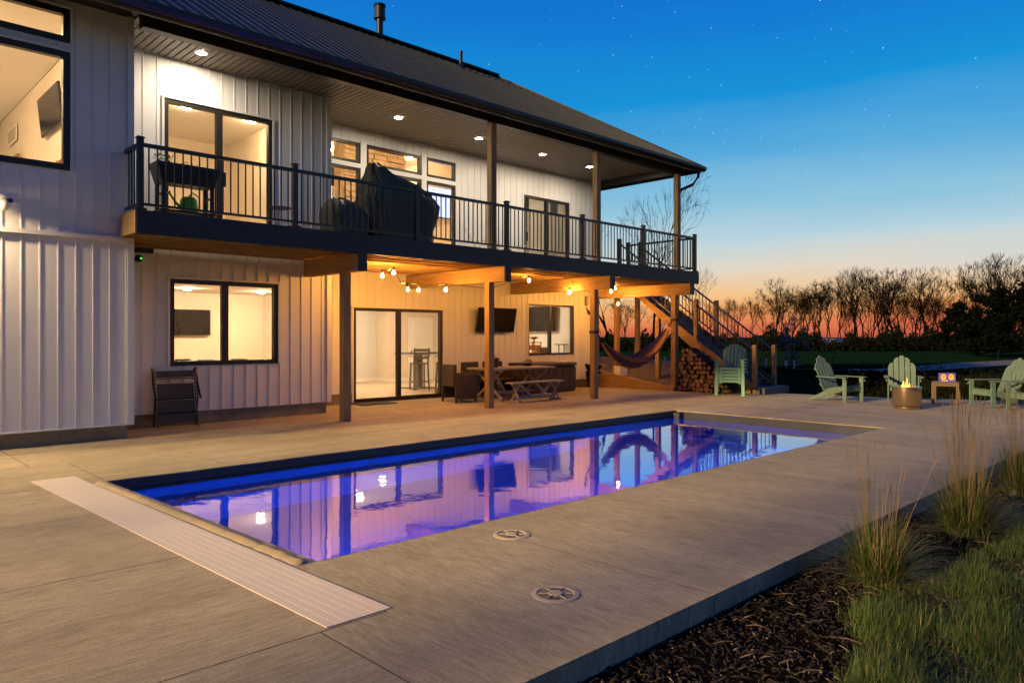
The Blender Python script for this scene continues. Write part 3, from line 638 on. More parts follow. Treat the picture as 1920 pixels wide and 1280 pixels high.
# stairs running down from the back of the deck towards the pool
stair = thing('staircase', (18.35, 11.2, 0), 'outside timber staircase with black railings coming down from the deck', 'staircase')
SX0, SX1 = 17.82, 18.95; YT, YBm = 13.75, 9.32; ZT = 3.2
slope = ZT / (YT - YBm)
for x in (SX0, SX1 - .06):
    bevel(MB().prism([(YT, ZT - .02), (YBm + .12, .02), (YBm + .12, .16) if 0 else (YBm, .0), (YBm - .02, .17), (YBm + .12, .30), (YT, ZT + .22)][0:1] + [(YBm + .42, .0), (YBm - .02, .0), (YBm - .02, .16), (YBm + .2, .33), (YT, ZT + .08)], .055, (x, 0, 0), (0, 1, 0), (0, 0, 1), (1, 0, 0)).build('stringer', 'wood_y', stair), .004)
ns = 17
for k in range(ns):
    zt = .18 + k * (ZT - .0) / ns; yy = YBm + .02 + k * (YT - YBm) / ns; dy = (YT - YBm) / ns
    B(SX0 + .056, yy - .02, zt - .035, SX1 - .061, yy + dy + .02, zt).build('tread', 'tread', stair)
    B(SX0 + .058, yy + .0, zt - .18, SX1 - .063, yy + .02, zt - .036).build('riser', 'tread', stair)
B(SX0 - .1, YBm - .3, 0, SX1 + .15, YBm - .025, .17).build('bottom_step', 'tread', stair)
B(SX0 - .12, YT, ZT - .04, SX1 + .02, YT + 1.0, ZT + .05).build('landing', 'wood_x', stair)
for x in (SX0 - .02, SX1 - .1):
    for y in (13.8, 14.6): bevel(B(x, y, 0, x + .13, y + .13, ZT - .05).build('landing_post', 'wood_z', stair), .006)
bevel(B(SX0 - .02, 12.3, 0, SX0 + .11, 12.43, 2.05).build('landing_post', 'wood_z', stair), .006)
for si, x in enumerate((SX0 + .03, SX1 - .03)):
    def zl(y): return .12 + (y - YBm) * slope
    top = MB().bar((x, YT, zl(YT) + .98), (x, YBm + .06, zl(YBm) + 1.0), .055, .04).build('stair_rail', 'black_metal', stair)
    MB().bar((x, YT, zl(YT) + .16), (x, YBm + .06, zl(YBm) + .18), .035, .03).build('stair_bottom_rail', 'black_metal', stair)
    for k in range(1, 38):
        y = YBm + .06 + k * (YT - YBm - .1) / 38; MB().box(x - .008, y - .008, zl(y) + .17, x + .008, y + .008, zl(y) + .97).build('baluster', 'black_metal', top)
    for y, mm in ((YBm + .04, 'wood_z'), (11.1, 'wood_z'), (YT, 'black_metal')):
        B(x - .05, y - .05, zl(y) - .1, x + .05, y + .05, zl(y) + 1.12).build('newel_post', mm, stair)
    if si == 0: railpost(SX0, YT + .95, ZT + .05, ZT + 1.05, stair)

# ------------------------------------------------------------------ things on the patio
def ob(mbuilder, name, m, t, **k): return mbuilder.build(name, m, t, local=True, **k)
# folded sling recliner leaning on the wall
t = thing('folding_recliner', (4.45, 12.5, 0), 'folded grey sling recliner leaning against the wall below the double window', 'recliner', rz=radians(-6))
for sx in (-.31, .31):
    ob(MB().tube([(sx, -.1, .02), (sx, .04, .5), (sx, .17, .96)], .014, 6), 'frame_tube', 'black_metal', t); ob(MB().tube([(sx * 1.06, .1, .02), (sx * 1.06, -.01, .5), (sx * 1.06, .12, .93)], .013, 6), 'frame_tube', 'black_metal', t)
    ob(MB().tube([(sx * 1.1, -.12, .48), (sx * 1.1, .06, .72), (sx * 1.1, .16, .98)], .018, 6), 'armrest', 'pale_plastic' if 0 else 'black_metal', t)
    for k in range(12): zc = .2 + k * .06; ob(B(sx * .95 - .015, -.06 + (zc) * .2, zc, sx * .95 + .015, -.05 + zc * .2, zc + .018), 'lacing', 'pale_plastic', t)
for a, b in ((.08, .24), (.26, .45), (.48, .72), (.82, .93)): ob(MB().prism([(-.29, 0), (.29, 0), (.29, 1), (-.29, 1)], .012, (0, -.07 + a * .22, a), (1, 0, 0), (0, (b - a) * .22, b - a), (0, 1, 0)), 'sling', 'sling', t)
for zc in (.25, .47, .80): ob(MB().tube([(-.3, -.07 + zc * .22, zc), (.3, -.07 + zc * .22, zc)], .013, 6), 'cross_tube', 'steel' if zc > .7 else 'black_metal', t)
# door mat
tag(bevel(MB().prism([(8.7, 13.58), (9.6, 13.58), (9.6, 14.15), (8.7, 14.15)], .018, (0, 0, .002), (1, 0, 0), (0, 1, 0), (0, 0, 1)).build('door_mat', 'mat_rubber'), .006), 'dark door mat before the lower sliding door', 'door mat')
# trestle dining table and bench
def trestle(name, label, cat, x0, x1, y0, y1, h, th, planks, ins):
    t = thing(name, ((x0 + x1) / 2, (y0 + y1) / 2, 0), label, cat); w = (y1 - y0) / planks
    for k in range(planks): bevel(B(x0, y0 + k * w + .003, h - th, x1, y0 + (k + 1) * w - .003, h).build('plank', 'table_wood', t), .005)
    ym = (y0 + y1) / 2
    for x in (x0 + ins, x1 - ins):
        a, b = y0 + .02, y1 - .02; s = .05 if h > .6 else .035
        MB().bar((x, a, .06), (x, b, h - th - .02), s, s).bar((x + .003, b, .06), (x + .003, a, h - th - .02), s - .004, s - .004).build('trestle_leg', 'table_wood', t)
        if h < .6: MB().bar((x - .002, ym, .05), (x - .002, ym, h - th - .02), s - .008, s - .008, (1, 0, 0)).build('trestle_leg', 'table_wood', t)
        B(x - .04, a - .03, 0, x + .04, b + .03, .05).build('foot', 'table_wood', t); B(x - .035, a - .01, h - th - .045, x + .035, b + .01, h - th - .001).build('cleat', 'table_wood', t)
    zc = h * .45
    MB().bar((x0 + ins + .02, ym, zc * .5), (x1 - ins - .02, ym, zc * .5), .05, .06).build('stretcher', 'table_wood', t)
    for s_, x in ((1, x0 + ins + .04), (-1, x1 - ins - .04)): MB().bar((x + s_ * .45, ym, zc * .5 + .03), (x + s_ * .1, ym, h - th - .03), .04, .05).build('brace', 'table_wood', t)
trestle('dining_table', 'weathered plank trestle dining table under the deck', 'table', 11.25, 13.35, 12.25, 13.15, .76, .04, 5, .3)
trestle('dining_bench', 'weathered plank trestle bench in front of the dining table', 'bench', 11.4, 13.1, 11.72, 12.0, .46, .035, 2, .2)
def wicker(x, y, rz, label):
    t = thing('wicker_chair', (x, y, 0), label, 'chair', 'dark wicker dining chairs', rz)
    bevel(ob(B(-.29, -.28, .36, .29, .22, .44), 'seat', 'wicker', t), .02); bevel(ob(MB().prism([(-.30, .36), (.30, .36), (.30, .86), (-.30, .86)], .09, (0, .22, 0)), 'backrest', 'wicker', t), .02)
    for s_ in (-1, 1): bevel(ob(B(s_ * .31 - .045, -.29, .08, s_ * .31 + .045, .27, .64), 'arm_panel', 'wicker', t), .015)
    for sx in (-1, 1):
        for sy in (-.25, .25): ob(B(sx * .31 - .02, sy - .02, 0, sx * .31 + .02, sy + .02, .1), 'leg', 'black_metal', t)
wicker(10.85, 12.95, radians(80), 'dark wicker chair at the end of the dining table')
wicker(12.0, 13.6, radians(8), 'dark wicker chair behind the dining table beside the wall')
wicker(12.75, 13.65, radians(-5), 'second dark wicker chair behind the table, half hidden by the bench')
t = thing('storage_box', (14.45, 13.72, 0), 'large dark brown deck storage box under the square window', 'storage box')
bevel(B(13.62, 13.3, .0, 15.3, 14.15, .7).build('body', 'dark_box', t), .02); bevel(B(13.58, 13.26, .702, 15.34, 14.18, .79).build('lid', 'dark_box', t), .02)
for k in range(6): B(13.68 + k * .275, 13.285, .06, 13.68 + k * .275 + .25, 13.299, .66).build('panel', 'dark_box', t)
tag(bevel(B(14.85, 13.4, .792, 15.25, 13.75, .81).build('tray', 'pale_plastic'), .005), 'pale flat tray on the storage box', 'tray')
t = thing('planter_basket', (11.7, 12.75, .76), 'dark basket with spiky leaves on the table beside the post', 'basket')
ob(MB().lathe([(.001, .0), (.13, 0), (.18, .22), (.165, .22), (.12, .03)], 14), 'basket', 'wicker', t)
lf = MB()
for k in range(26):
    a = rnd.uniform(0, 6.28); r = rnd.uniform(.05, .2); lf.add([(.05 * cos(a + .4), .05 * sin(a + .4), .15), (.05 * cos(a - .4), .05 * sin(a - .4), .15), (r * cos(a), r * sin(a), .2 + rnd.uniform(.05, .16))], [(0, 1, 2)])
ob(lf, 'leaves', 'leaf_dark', t)
t = thing('driftwood_bowl', (13.05, 12.9, .76), 'small bowl of pale twigs on the table end', 'bowl')
ob(MB().lathe([(.001, .005), (.07, 0), (.15, .06), (.14, .06), (.06, .015)], 14), 'bowl', 'black_metal', t)
tw = MB()
for k in range(34):
    a = rnd.uniform(0, 6.28); b = a + rnd.uniform(1.5, 3.8); tw.tube([(.15 * cos(a), .15 * sin(a), .07), (rnd.uniform(-.05, .05), rnd.uniform(-.05, .05), .12 + rnd.uniform(0, .06)), (.15 * cos(b), .15 * sin(b), .08)], .006, 4)
ob(tw, 'twigs', 'table_wood', t)
# outdoor television
def tv(name, loc, w, h, label, rz=0, tilt=0, m='screen'):
    t = thing(name, loc, label, 'television', None, rz)
    o = bevel(ob(B(-w / 2, -.025, -h / 2, w / 2, .02, h / 2), 'housing', 'black_metal', t), .006); o.rotation_euler = (tilt, 0, 0)
    s_ = ob(B(-w / 2 + .015, -.029, -h / 2 + .02, w / 2 - .015, -.0255, h / 2 - .015), 'screen_panel', m, t); s_.rotation_euler = (tilt, 0, 0)
    ob(B(-.15, .021, -.12, .15, .14, .12), 'bracket', 'black_metal', t)
    return t
tv('wall_television', (13.1, 14.11, 1.92), 1.35, .64, 'black television on the outside wall behind the middle deck post', 0, radians(11))
tv('wall_television', (6.75, 18.12, 1.83), .98, .62, 'dark television on the wall of the lower room with the double window', 0, 0)
tv('wall_television', (3.27, 15.4, 5.58), 1.5, .70, 'dark television high on the wall in the upper wing room', radians(-90), radians(6))
tv('wall_television', (17.02, 16.3, 2.05), 1.25, .78, 'large dark screen inside the square lower window', radians(-90), radians(4))
tv('wall_television', (13.2, 16.64, 5.33), 1.0, .86, 'glowing blue television picture in the great room window', 0, 0, 'tv_picture')
# hammock between two posts
hm = thing('hammock', (15.5, 11.42, .7), 'striped red fabric hammock slung between the two far deck posts', 'hammock')
def hp(u): # parabola through the measured sag
    A = (13.93, 1.58); Bp = (17.17, 1.93); x = A[0] + (Bp[0] - A[0]) * u; zz = A[1] + (Bp[1] - A[1]) * u - 4 * 1.08 * u * (1 - u) * (1 - .18 * (u - .5)); return x, zz
for si in range(9):
    m = MB(); ns_ = 26
    for i in range(ns_ + 1):
        u = .06 + .88 * i / ns_; x, zz = hp(u); w = .29 * sin(pi * (u - .03) / .94) ** .7 + .015
        for e in (0, 1):
            s_ = -1 + 2 * (si + e) / 9; m.v.append((x, 11.42 + s_ * w, zz + .30 * (s_ * s_) * sin(pi * u) ** 1.2 + .012 * sin(i * 2.1 + si)))
    m.f = [(2 * i, 2 * i + 2, 2 * i + 3, 2 * i + 1) for i in range(ns_)]
    m.build('cloth_stripe', ('hammock', 'hammock_stripe', 'hammock_dark')[(si * 2) % 3 if si % 2 else si % 3], hm, smooth=True)
for u0, u1, px_ in ((.0, .06, 13.9), (1., .94, 17.2)):
    a = hp(u0); b = hp(u1)
    for s_ in (-.6, -.2, .2, .6): MB().tube([(a[0], 11.42, a[1]), (b[0], 11.42 + s_ * .1, b[1] + .04)], .005, 4).build('cord', 'hammock_dark', hm)
for x, zz in ((13.75, 1.6), (17.2, 1.95)): MB().box(x - .012, 11.328, zz - .035, x + PW + .012, 11.34 + PW + .012, zz + .03).build('strap', 'hammock_dark', hm)
# firewood under the stairs: each log a thing part of the pile
wp = thing('firewood_pile', (17.6, 10.4, 0), 'stack of split firewood logs under the staircase', 'firewood')
row = 0; zz = .075
while zz < 1.15:
    y0 = 9.75 + max(0, .62 * (zz - .1)); y = y0 + (.06 if row % 2 else 0)
    y1 = 11.35 - max(0, (zz - .75)) * .5
    while y < y1:
        r = rnd.uniform(.05, .085); n = rnd.choice((3, 4, 4, 5, 6)); a0 = rnd.uniform(0, 6.28); xo = rnd.uniform(-.06, .05)
        if zz + r < .1 + (y - 9.45) * .76:
            pl = [(r * cos(a0 + 2 * pi * k / n), r * sin(a0 + 2 * pi * k / n)) for k in range(n)]
            lg = MB().prism(pl, .42, (17.28 + xo, y, zz + rnd.uniform(-.015, .015)), (0, 1, 0), (0, 0, 1), (1, 0, 0)); lg.mi = [1, 1] + [0] * n
            lg.build('log', ['log_bark', 'log_end'], wp)
        y += r * 1.75
    zz += .115; row += 1

# plastic stacking chairs
def plastic_chair():
    t = thing('stacking_chair', (0, 0, 0), 'x', 'chair', 'stacked turquoise chairs')
    for k in range(6):        # fan back
        u0 = -1 + k / 3 + .03; u1 = -1 + (k + 1) / 3 - .03; m = MB()
        for i in range(7):
            v = i / 6; 
            for u in (u0, u1):
                w = .20 + .09 * sin(v * 2.0); hmax = .60 - .17 * u * u; zz = .36 + v * hmax; m.v.append((u * w, .18 + v * .25 + .03 * (1 - u * u), zz))
        m.f = [(2 * i, 2 * i + 1, 2 * i + 3, 2 * i + 2) for i in range(6)]; o = ob(m, 'back_slat', 'teal', t); so_ = o.modifiers.new('s', 'SOLIDIFY'); so_.thickness = .015
    m = MB(); hb = []
    for i in range(13):
        u = -1 + i / 6; 
        for f in (1.0, 1.08): m.v.append((u * (.20 + .09 * sin(2.0)) * f, .18 + .25 + .03 * (1 - u * u), .36 + (.60 - .17 * u * u) * (1 if f == 1 else 1.035)))
    m.f = [(2 * i, 2 * i + 2, 2 * i + 3, 2 * i + 1) for i in range(12)]; o = ob(m, 'back_rim', 'teal', t); o.modifiers.new('s', 'SOLIDIFY').thickness = .02
    for k in range(5): bevel(ob(MB().prism([(-.25, 0), (.25, 0), (.25, .018), (-.25, .018)], .085, (0, -.30 + k * .096, .38 - k * .012)), 'seat_slat', 'teal', t), .004)
    o = ob(MB().prism([(-.27, .31), (-.25, .385), (.25, .385), (.27, .31), (.22, .30), (.18, .335), (-.18, .335), (-.22, .30)], .018, (0, -.325, 0)), 'apron', 'teal', t)
    for s_ in (-1, 1):
        bevel(ob(MB().prism([(-.06, -.36), (.06, -.36), (.055, .1), (.03, .24), (-.05, .24)], .022, (s_ * .325, 0, .585), (1, 0, 0), (0, 1, 0), (0, 0, 1)), 'arm', 'teal', t), .006)
        ob(MB().bar((s_ * .33, -.35, 0), (s_ * .305, -.30, .585), .075, .03, (0, 1, 0)), 'front_leg', 'teal', t)
        ob(MB().prism([(.38, 0), (.31, 0), (.20, .22), (-.26, .27), (-.28, .37), (.24, .35)], .02, (s_ * .27 - .01, 0, 0), (0, 1, 0), (0, 0, 1), (1, 0, 0)), 'back_leg', 'teal', t)
    return t
base = plastic_chair()
lbs = ('turquoise plastic chair at the bottom of the stack', 'turquoise plastic chair second from the bottom of the stack', 'turquoise plastic chair in the middle of the stack', 'turquoise plastic chair second from the top of the stack', 'turquoise plastic chair on top of the stack')
for k in range(5):
    c = base if k == 0 else copytree(base)
    c.location = (17.12 + k * .006, 9.6 + k * .004, k * .078); c.rotation_euler = (0, 0, radians(-70)); c['label'] = lbs[k]

# wooden lawn chairs round the fire pit
def lawn_chair():
    t = thing('lawn_chair', (0, 0, 0), 'x', 'chair', 'sage green slatted chairs round the fire pit')
    hs = (.66, .80, .86, .80, .66)
    for k in range(5):
        x = -.236 + k * .118; h_ = hs[k]; w = .052; top = [(w * cos(a), h_ - w * .9 + w * .9 * sin(a)) for a in [i * pi / 5 for i in range(6)]]
        if k in (0, 4):
            top = [(w, h_ - .10), (w * .5, h_ - .03), (0, h_), (-w, h_ + .02)] if k == 4 else [(w, h_ + .02), (0, h_), (-w * .5, h_ - .03), (-w, h_ - .10)]
        if k in (1, 3): top = [(w, h_ - .06), (w * .3, h_ - .01), (-w, h_ + .02)] if k == 3 else [(w, h_ + .02), (-w * .3, h_ - .01), (-w, h_ - .06)]
        bevel(ob(MB().prism([(-w, 0), (w, 0)] + top, .02, (x, .20, .25), (1, 0, 0), (0, .38, .925), (0, .925, -.38)), 'back_slat', 'sage', t), .004)
    for a in (.12, .5): ob(MB().prism([(-.29, 0), (.29, 0), (.29, .07), (-.29, .07)], .022, (0, .222 + a * .38, .25 + a * .925 - .01), (1, 0, 0), (0, .38, .925), (0, .925, -.38)), 'back_brace', 'sage', t)
    for k in range(6):
        u = k / 5; bevel(ob(MB().prism([(-.28, 0), (.28, 0), (.28, .082), (-.28, .082)], .02, (0, -.32 + u * .47, .365 - u * .10), (1, 0, 0), (0, 1, -.2), (0, 0, 1)), 'seat_slat', 'sage', t), .003)
    ob(MB().prism([(-.29, .25), (.29, .25), (.29, .36), (-.29, .36)], .022, (0, -.345, 0)), 'front_apron', 'sage', t)
    for s_ in (-1, 1):
        bevel(ob(MB().prism([(-.05, -.44), (.05, -.44), (.075, -.30), (.06, .12), (.03, .34), (-.04, .34)], .022, (s_ * .345, 0, .555), (1, 0, 0), (0, 1, 0), (0, 0, 1)), 'arm', 'sage', t), .004)
        bevel(ob(B(s_ * .305 - .012 * 1, -.40, 0, s_ * .305 + .014, -.30, .553), 'front_leg', 'sage', t), .003)
        bevel(ob(MB().prism([(.66, 0), (.54, 0), (-.30, .26), (-.32, .355), (.05, .31)], .022, (s_ * .277 - .011, 0, 0), (0, 1, 0), (0, 0, 1), (1, 0, 0)), 'back_leg', 'sage', t), .003)
        ob(MB().prism([(-.44, .47), (-.33, .47), (-.33, .55), (-.36, .55)], .02, (s_ * .345 - .01, 0, 0), (0, 1, 0), (0, 0, 1), (1, 0, 0)), 'arm_bracket', 'sage', t)
    return t
lc = lawn_chair()
FP = (16.5, 5.27)
for k, (x, y, tx, ty, lb) in enumerate(((17.25, 6.95, 17.0, 5.9, 'sage green slatted chair nearest the staircase'), (18.35, 5.95, FP[0], FP[1], 'sage green slatted chair directly behind the fire pit'),
        (18.25, 4.05, 16.9, 5.1, 'sage green slatted chair beside the small table'), (17.65, 3.25, 16.3, 4.4, 'sage green slatted chair closest to the tall grasses'))):
    c = lc if k == 0 else copytree(lc); c.location = (x, y, 0); c.rotation_euler = (0, 0, atan2(ty - y, tx - x) + pi / 2); c['label'] = lb
# fire pit
t = thing('fire_pit', (FP[0], FP[1], 0), 'round stainless steel fire pit with a small flame', 'fire pit')
ob(MB().lathe([(.262, .07), (.275, .09), (.275, .43), (.285, .44), (.285, .455), (.20, .46), (.195, .43), (.195, .2), (.001, .2)], 40), 'drum', 'steel', t, smooth=True).modifiers.new('e', 'EDGE_SPLIT').split_angle = radians(35)
ob(MB().lathe([(.245, 0), (.25, .03), (.25, .045), (.20, .045)], 40), 'base_ring', 'steel', t)
for k in range(30):
    a = 2 * pi * k / 30; ob(MB().bar((.245 * cos(a), .245 * sin(a), .043), (.252 * cos(a), .252 * sin(a), .075), .022, .008, (cos(a), sin(a), 0)), 'vent_tab', 'steel', t)
fl_ = MB()
for k in range(7):
    a = k * .9; r = .015 + .022 * (k % 3); hh = (.17, .08, .11, .06, .13, .07, .05)[k]
    bx = r * cos(a); by = r * sin(a); wq = .03 * sin(k * 2.3); fl_.tube([(bx, by, .36), (bx + wq * .3, by, .41), (bx + wq, by + .01, .42 + hh * .35), (bx + wq * .4, by, .44 + hh * .7), (bx - wq * .5, by, .45 + hh * 1.15)], [.02, .032, .026, .012, .001], 7)
ob(fl_, 'flame', 'flame', t, smooth=True)
for k in range(5): a = k * 1.25; ob(MB().tube([(.14 * cos(a), .14 * sin(a), .26), (-.1 * cos(a + .5), -.1 * sin(a + .5), .38)], .028, 7), 'log', 'log_bark', t)
# side table and printed snack box
t = thing('side_table', (18.45, 5.08, 0), 'small square wooden side table between the chairs', 'side table', None, radians(12))
for k in range(5): bevel(ob(B(-.26 + k * .105, -.26, .46, -.26 + k * .105 + .1, .26, .485), 'top_slat', 'dark_wood', t), .003)
for sx in (-1, 1):
    for sy in (-1, 1): ob(B(sx * .235 - .03, sy * .235 - .03, 0, sx * .235 + .03, sy * .235 + .03, .459), 'leg', 'dark_wood', t)
ob(MB().box(-.205, -.25, .39, .205, -.228, .458).box(-.205, .228, .39, .205, .25, .458).box(-.25, -.205, .39, -.228, .205, .458).box(.228, -.205, .39, .25, .205, .458), 'apron', 'dark_wood', t)
t = thing('snack_box', (18.42, 5.05, .486), 'bright printed purple and yellow snack box on the side table', 'box', None, CAM_YAW - pi / 2 - .25)
bevel(ob(B(-.16, -.05, 0, .16, .05, .19), 'carton', 'purple_print', t), .004)
for cx_ in (-.085, .07):
    ob(MB().prism([(.055 * cos(k * pi / 8), .065 * sin(k * pi / 8)) for k in range(16)], .002, (cx_, -.053, .105)), 'print_disc', 'yellow_print', t); ob(MB().prism([(.03 * cos(k * pi / 8), .03 * sin(k * pi / 8)) for k in range(16)], .002, (cx_, -.056, .115)), 'print_disc', 'orange_paper', t)
ob(B(-.13, -.053, .012, .0, -.0505, .03), 'print_strip', 'pale_plastic', t)

# ------------------------------------------------------------------ things on the deck
DZ = 3.252
t = thing('planter_stand', (4.36, 11.9, DZ), 'raised dark planter trough on legs behind the railing', 'planter')
ob(MB().add([(-.40, -.16, .60), (.40, -.16, .60), (.40, .16, .60), (-.40, .16, .60), (-.48, -.21, .90), (.48, -.21, .90), (.48, .21, .90), (-.48, .21, .90), (-.44, -.17, .9), (.44, -.17, .9), (.44, .17, .9), (-.44, .17, .9), (-.43, -.17, .84), (.43, -.17, .84), (.43, .17, .84), (-.43, .17, .84)],
   [(3, 2, 1, 0), (0, 1, 5, 4), (1, 2, 6, 5), (2, 3, 7, 6), (3, 0, 4, 7), (4, 5, 9, 8), (5, 6, 10, 9), (6, 7, 11, 10), (7, 4, 8, 11), (8, 9, 13, 12), (9, 10, 14, 13), (10, 11, 15, 14), (11, 8, 12, 15), (12, 13, 14, 15)]), 'trough', 'planter', t)
for sx in (-1, 1):
    for sy in (-1, 1): ob(B(sx * .37 - .025, sy * .14 - .025, 0, sx * .37 + .025, sy * .14 + .025, .62), 'leg', 'planter', t)
    ob(B(sx * .37 - .015, -.12, .42, sx * .37 + .015, .12, .45), 'side_rail', 'planter', t)
ob(B(-.42, -.17, .16, .42, .17, .19), 'shelf', 'planter', t)
lf = MB()
for k in range(90):
    a = rnd.uniform(0, 6.28); x = rnd.choice((-.33, -.3, -.36, .1)) + rnd.uniform(-.12, .12); y = rnd.uniform(-.12, .12); zz = .88 + rnd.uniform(0, .16) * (1 if x < -.1 else .5); r = .02
    lf.add([(x + r * cos(a), y + r * sin(a), zz), (x - r * cos(a), y - r * sin(a), zz + .01), (x + r * 1.6 * cos(a + 1.3), y + r * 1.6 * sin(a + 1.3), zz + .03)], [(0, 1, 2)])
ob(lf, 'leaves', 'plant_leaf', t)
t = thing('watering_can', (4.42, 11.9, DZ + .192), 'bright green watering can on the planter shelf', 'watering can')
ob(MB().lathe([(.001, 0), (.125, 0), (.135, .06), (.125, .2), (.09, .24), (.001, .24)], 18), 'body', 'green_plastic', t, smooth=True)
ob(MB().tube([(-.11, 0, .06), (-.2, 0, .14), (-.29, 0, .27), (-.31, 0, .29)], [.03, .02, .016, .04], 8), 'spout', 'green_plastic', t); ob(MB().tube([(-.03, 0, .23), (.06, 0, .32), (.16, 0, .26), (.17, 0, .12), (.13, 0, .06)], .013, 6), 'handle', 'green_plastic', t)
# covered grill: draped cover with folds
def drape(name, loc, label, cat, prof, m, seed, rz=0, n=110):
    r_ = random.Random(seed); ph = [r_.uniform(0, 6.28) for _ in range(6)]; mm = MB()
    fine = []
    for p0, p1 in zip(prof, prof[1:]): fine += [tuple(u + (v - u) * q / 3 for u, v in zip(p0, p1)) for q in range(3)]
    prof = fine + [prof[-1]]
    for (hx, hy, zz, ox, am) in prof:
        for k in range(n):
            a = 2 * pi * k / n; ca, sa_ = cos(a), sin(a); e = .38
            px_ = hx * math.copysign(abs(ca) ** e, ca); py_ = hy * math.copysign(abs(sa_) ** e, sa_); f = 1 + am * (sin(7 * a + ph[0] + zz * 3) + .6 * sin(13 * a + ph[1] - zz * 2) + .5 * sin(23 * a + ph[2] + zz * 5) + .4 * sin(37 * a + ph[4] - zz * 7))
            mm.v.append((px_ * f + ox, py_ * f, zz + am * .5 * sin(5 * a + ph[3])))
    for i in range(len(prof) - 1): mm.f += [(i * n + k, i * n + (k + 1) % n, (i + 1) * n + (k + 1) % n, (i + 1) * n + k) for k in range(n)]
    mm.f.append(tuple((len(prof) - 1) * n + k for k in range(n)))
    t = thing(name, loc, label, cat, None, rz); ob(mm, 'fabric_cover', m, t, smooth=True); return t
t = drape('covered_grill', (8.5, 12.05, DZ), 'tall grill under a baggy dark green cover behind the railing', 'grill',
      [(.72, .33, .10, 0, .02), (.73, .33, .35, 0, .03), (.80, .34, .62, .03, .03), (.84, .36, .86, .02, .03), (.74, .36, .99, -.02, .025), (.66, .34, 1.10, -.10, .03), (.50, .26, 1.24, -.22, .05), (.24, .18, 1.36, -.42, .08), (.14, .12, 1.46, -.5, .12), (.05, .05, 1.50, -.52, .2)], 'cover', 3)
for sx in (-.6, .6):
    for sy in (-.25, .25): ob(MB().tube([(sx - .02, sy, .055), (sx + .02, sy, .055)], .055, 12), 'caster', 'black_metal', t)
t = drape('covered_cooler', (7.35, 12.1, DZ), 'low rounded patio item under a dark cover beside the grill', 'covered item',
      [(.36, .30, .08, 0, .03), (.37, .31, .3, 0, .03), (.38, .31, .5, -.02, .03), (.34, .28, .62, -.05, .04), (.22, .2, .73, -.12, .05), (.06, .06, .78, -.14, .1)], 'cover', 8)
def deck_chair(x, y, rz, lb):
    t = thing('deck_lounge', (x, y, DZ), lb, 'chair', 'pale slatted chairs on the deck', rz)
    for k in range(7): ob(MB().prism([(-.25, 0), (.25, 0), (.25, .05), (-.25, .05)], .015, (0, .16 + k * .035, .30 + k * .075), (1, 0, 0), (0, .42, .9), (0, .9, -.42)), 'back_slat', 'pale_plastic', t)
    for k in range(6): ob(B(-.25, -.36 + k * .085, .30 - k * .008, .25, -.29 + k * .085, .315 - k * .008), 'seat_slat', 'pale_plastic', t)
    for s_ in (-1, 1):
        ob(MB().tube([(s_ * .27, .5, .9), (s_ * .27, .12, .27), (s_ * .27, -.38, .31), (s_ * .27, -.42, 0)], .014, 6), 'side_frame', 'pale_plastic', t); ob(MB().tube([(s_ * .27, .12, .27), (s_ * .27, .42, 0)], .014, 6), 'rear_leg', 'pale_plastic', t)
        ob(MB().tube([(s_ * .28, -.36, .3), (s_ * .28, -.34, .5), (s_ * .28, .28, .52)], .014, 6), 'armrest', 'pale_plastic', t)
deck_chair(11.9, 13.2, radians(35), 'pale slatted deck chair just past the great room windows'); deck_chair(13.3, 13.3, radians(20), 'pale slatted deck chair beside the far sliding door')
t = thing('bistro_stool', (6.1, 12.2, DZ), 'thin round metal stool table by the near sliding door', 'stool')
ob(MB().lathe([(.001, .5), (.2, .5), (.2, .515), (.001, .52)], 16), 'top', 'black_metal', t)
for k in range(3): a = k * 2.09; ob(MB().tube([(.17 * cos(a), .17 * sin(a), 0), (.15 * cos(a), .15 * sin(a), .5)], .009, 5), 'leg', 'black_metal', t)
# ------------------------------------------------------------------ small wall fittings
t = thing('floodlight_camera', (1.93, Y1 - .045, 3.26), 'white floodlight camera on the wing wall at the edge of view', 'camera')
ob(MB().lathe([(.06, .08), (.06, .03), (.05, .02)], 14, (0, -.04, 0)), 'mount', 'in_white', t); ob(MB().lathe([(.001, .04), (.05, .035), (.08, .0), (.085, -.04), (.07, -.09), (.03, -.115), (.001, -.12)], 18, (0, -.1, 0)), 'dome', 'in_white', t, smooth=True)
ob(MB().lathe([(.001, .03), (.03, .025), (.042, 0), (.03, -.025), (.001, -.03)], 12, (.045, -.16, .01)), 'lens', 'screen', t)
for xo in (-.55, -.80):       # the two lit lamp heads beside the camera
    hd = ob(MB().prism([(-.08, -.06), (.08, -.06), (.08, .06), (-.08, .06)], .05, (xo, -.22, .06), (1, 0, 0), (0, .9, -.44), (0, .44, .9)), 'lamp_head', 'in_white', t)
    ob(MB().prism([(-.07, -.05), (.07, -.05), (.07, .05), (-.07, .05)], .004, (xo, -.22 - .006 * .44, .06 - .006 * .9), (1, 0, 0), (0, .9, -.44), (0, .44, .9)), 'lamp_lens', 'flood_lens', t)
ob(MB().tube([(-.8, -.2, .08), (-.7, -.03, .1), (0, -.03, .1)], .015, 6), 'arm_bar', 'in_white', t)
t = thing('wall_camera', (3.72, 12.15, 2.72), 'small black camera with a green light under the deck corner', 'camera')
ob(B(-.1, -.12, .06, .22, .1, .13), 'hood', 'black_metal', t); ob(MB().lathe([(.001, .06), (.05, .05), (.06, 0), (.05, -.05), (.001, -.06)], 12, (.02, -.05, -.03)), 'head', 'black_metal', t); ob(B(.03, -.115, -.04, .05, -.105, -.02), 'status_light', 'led_green', t)
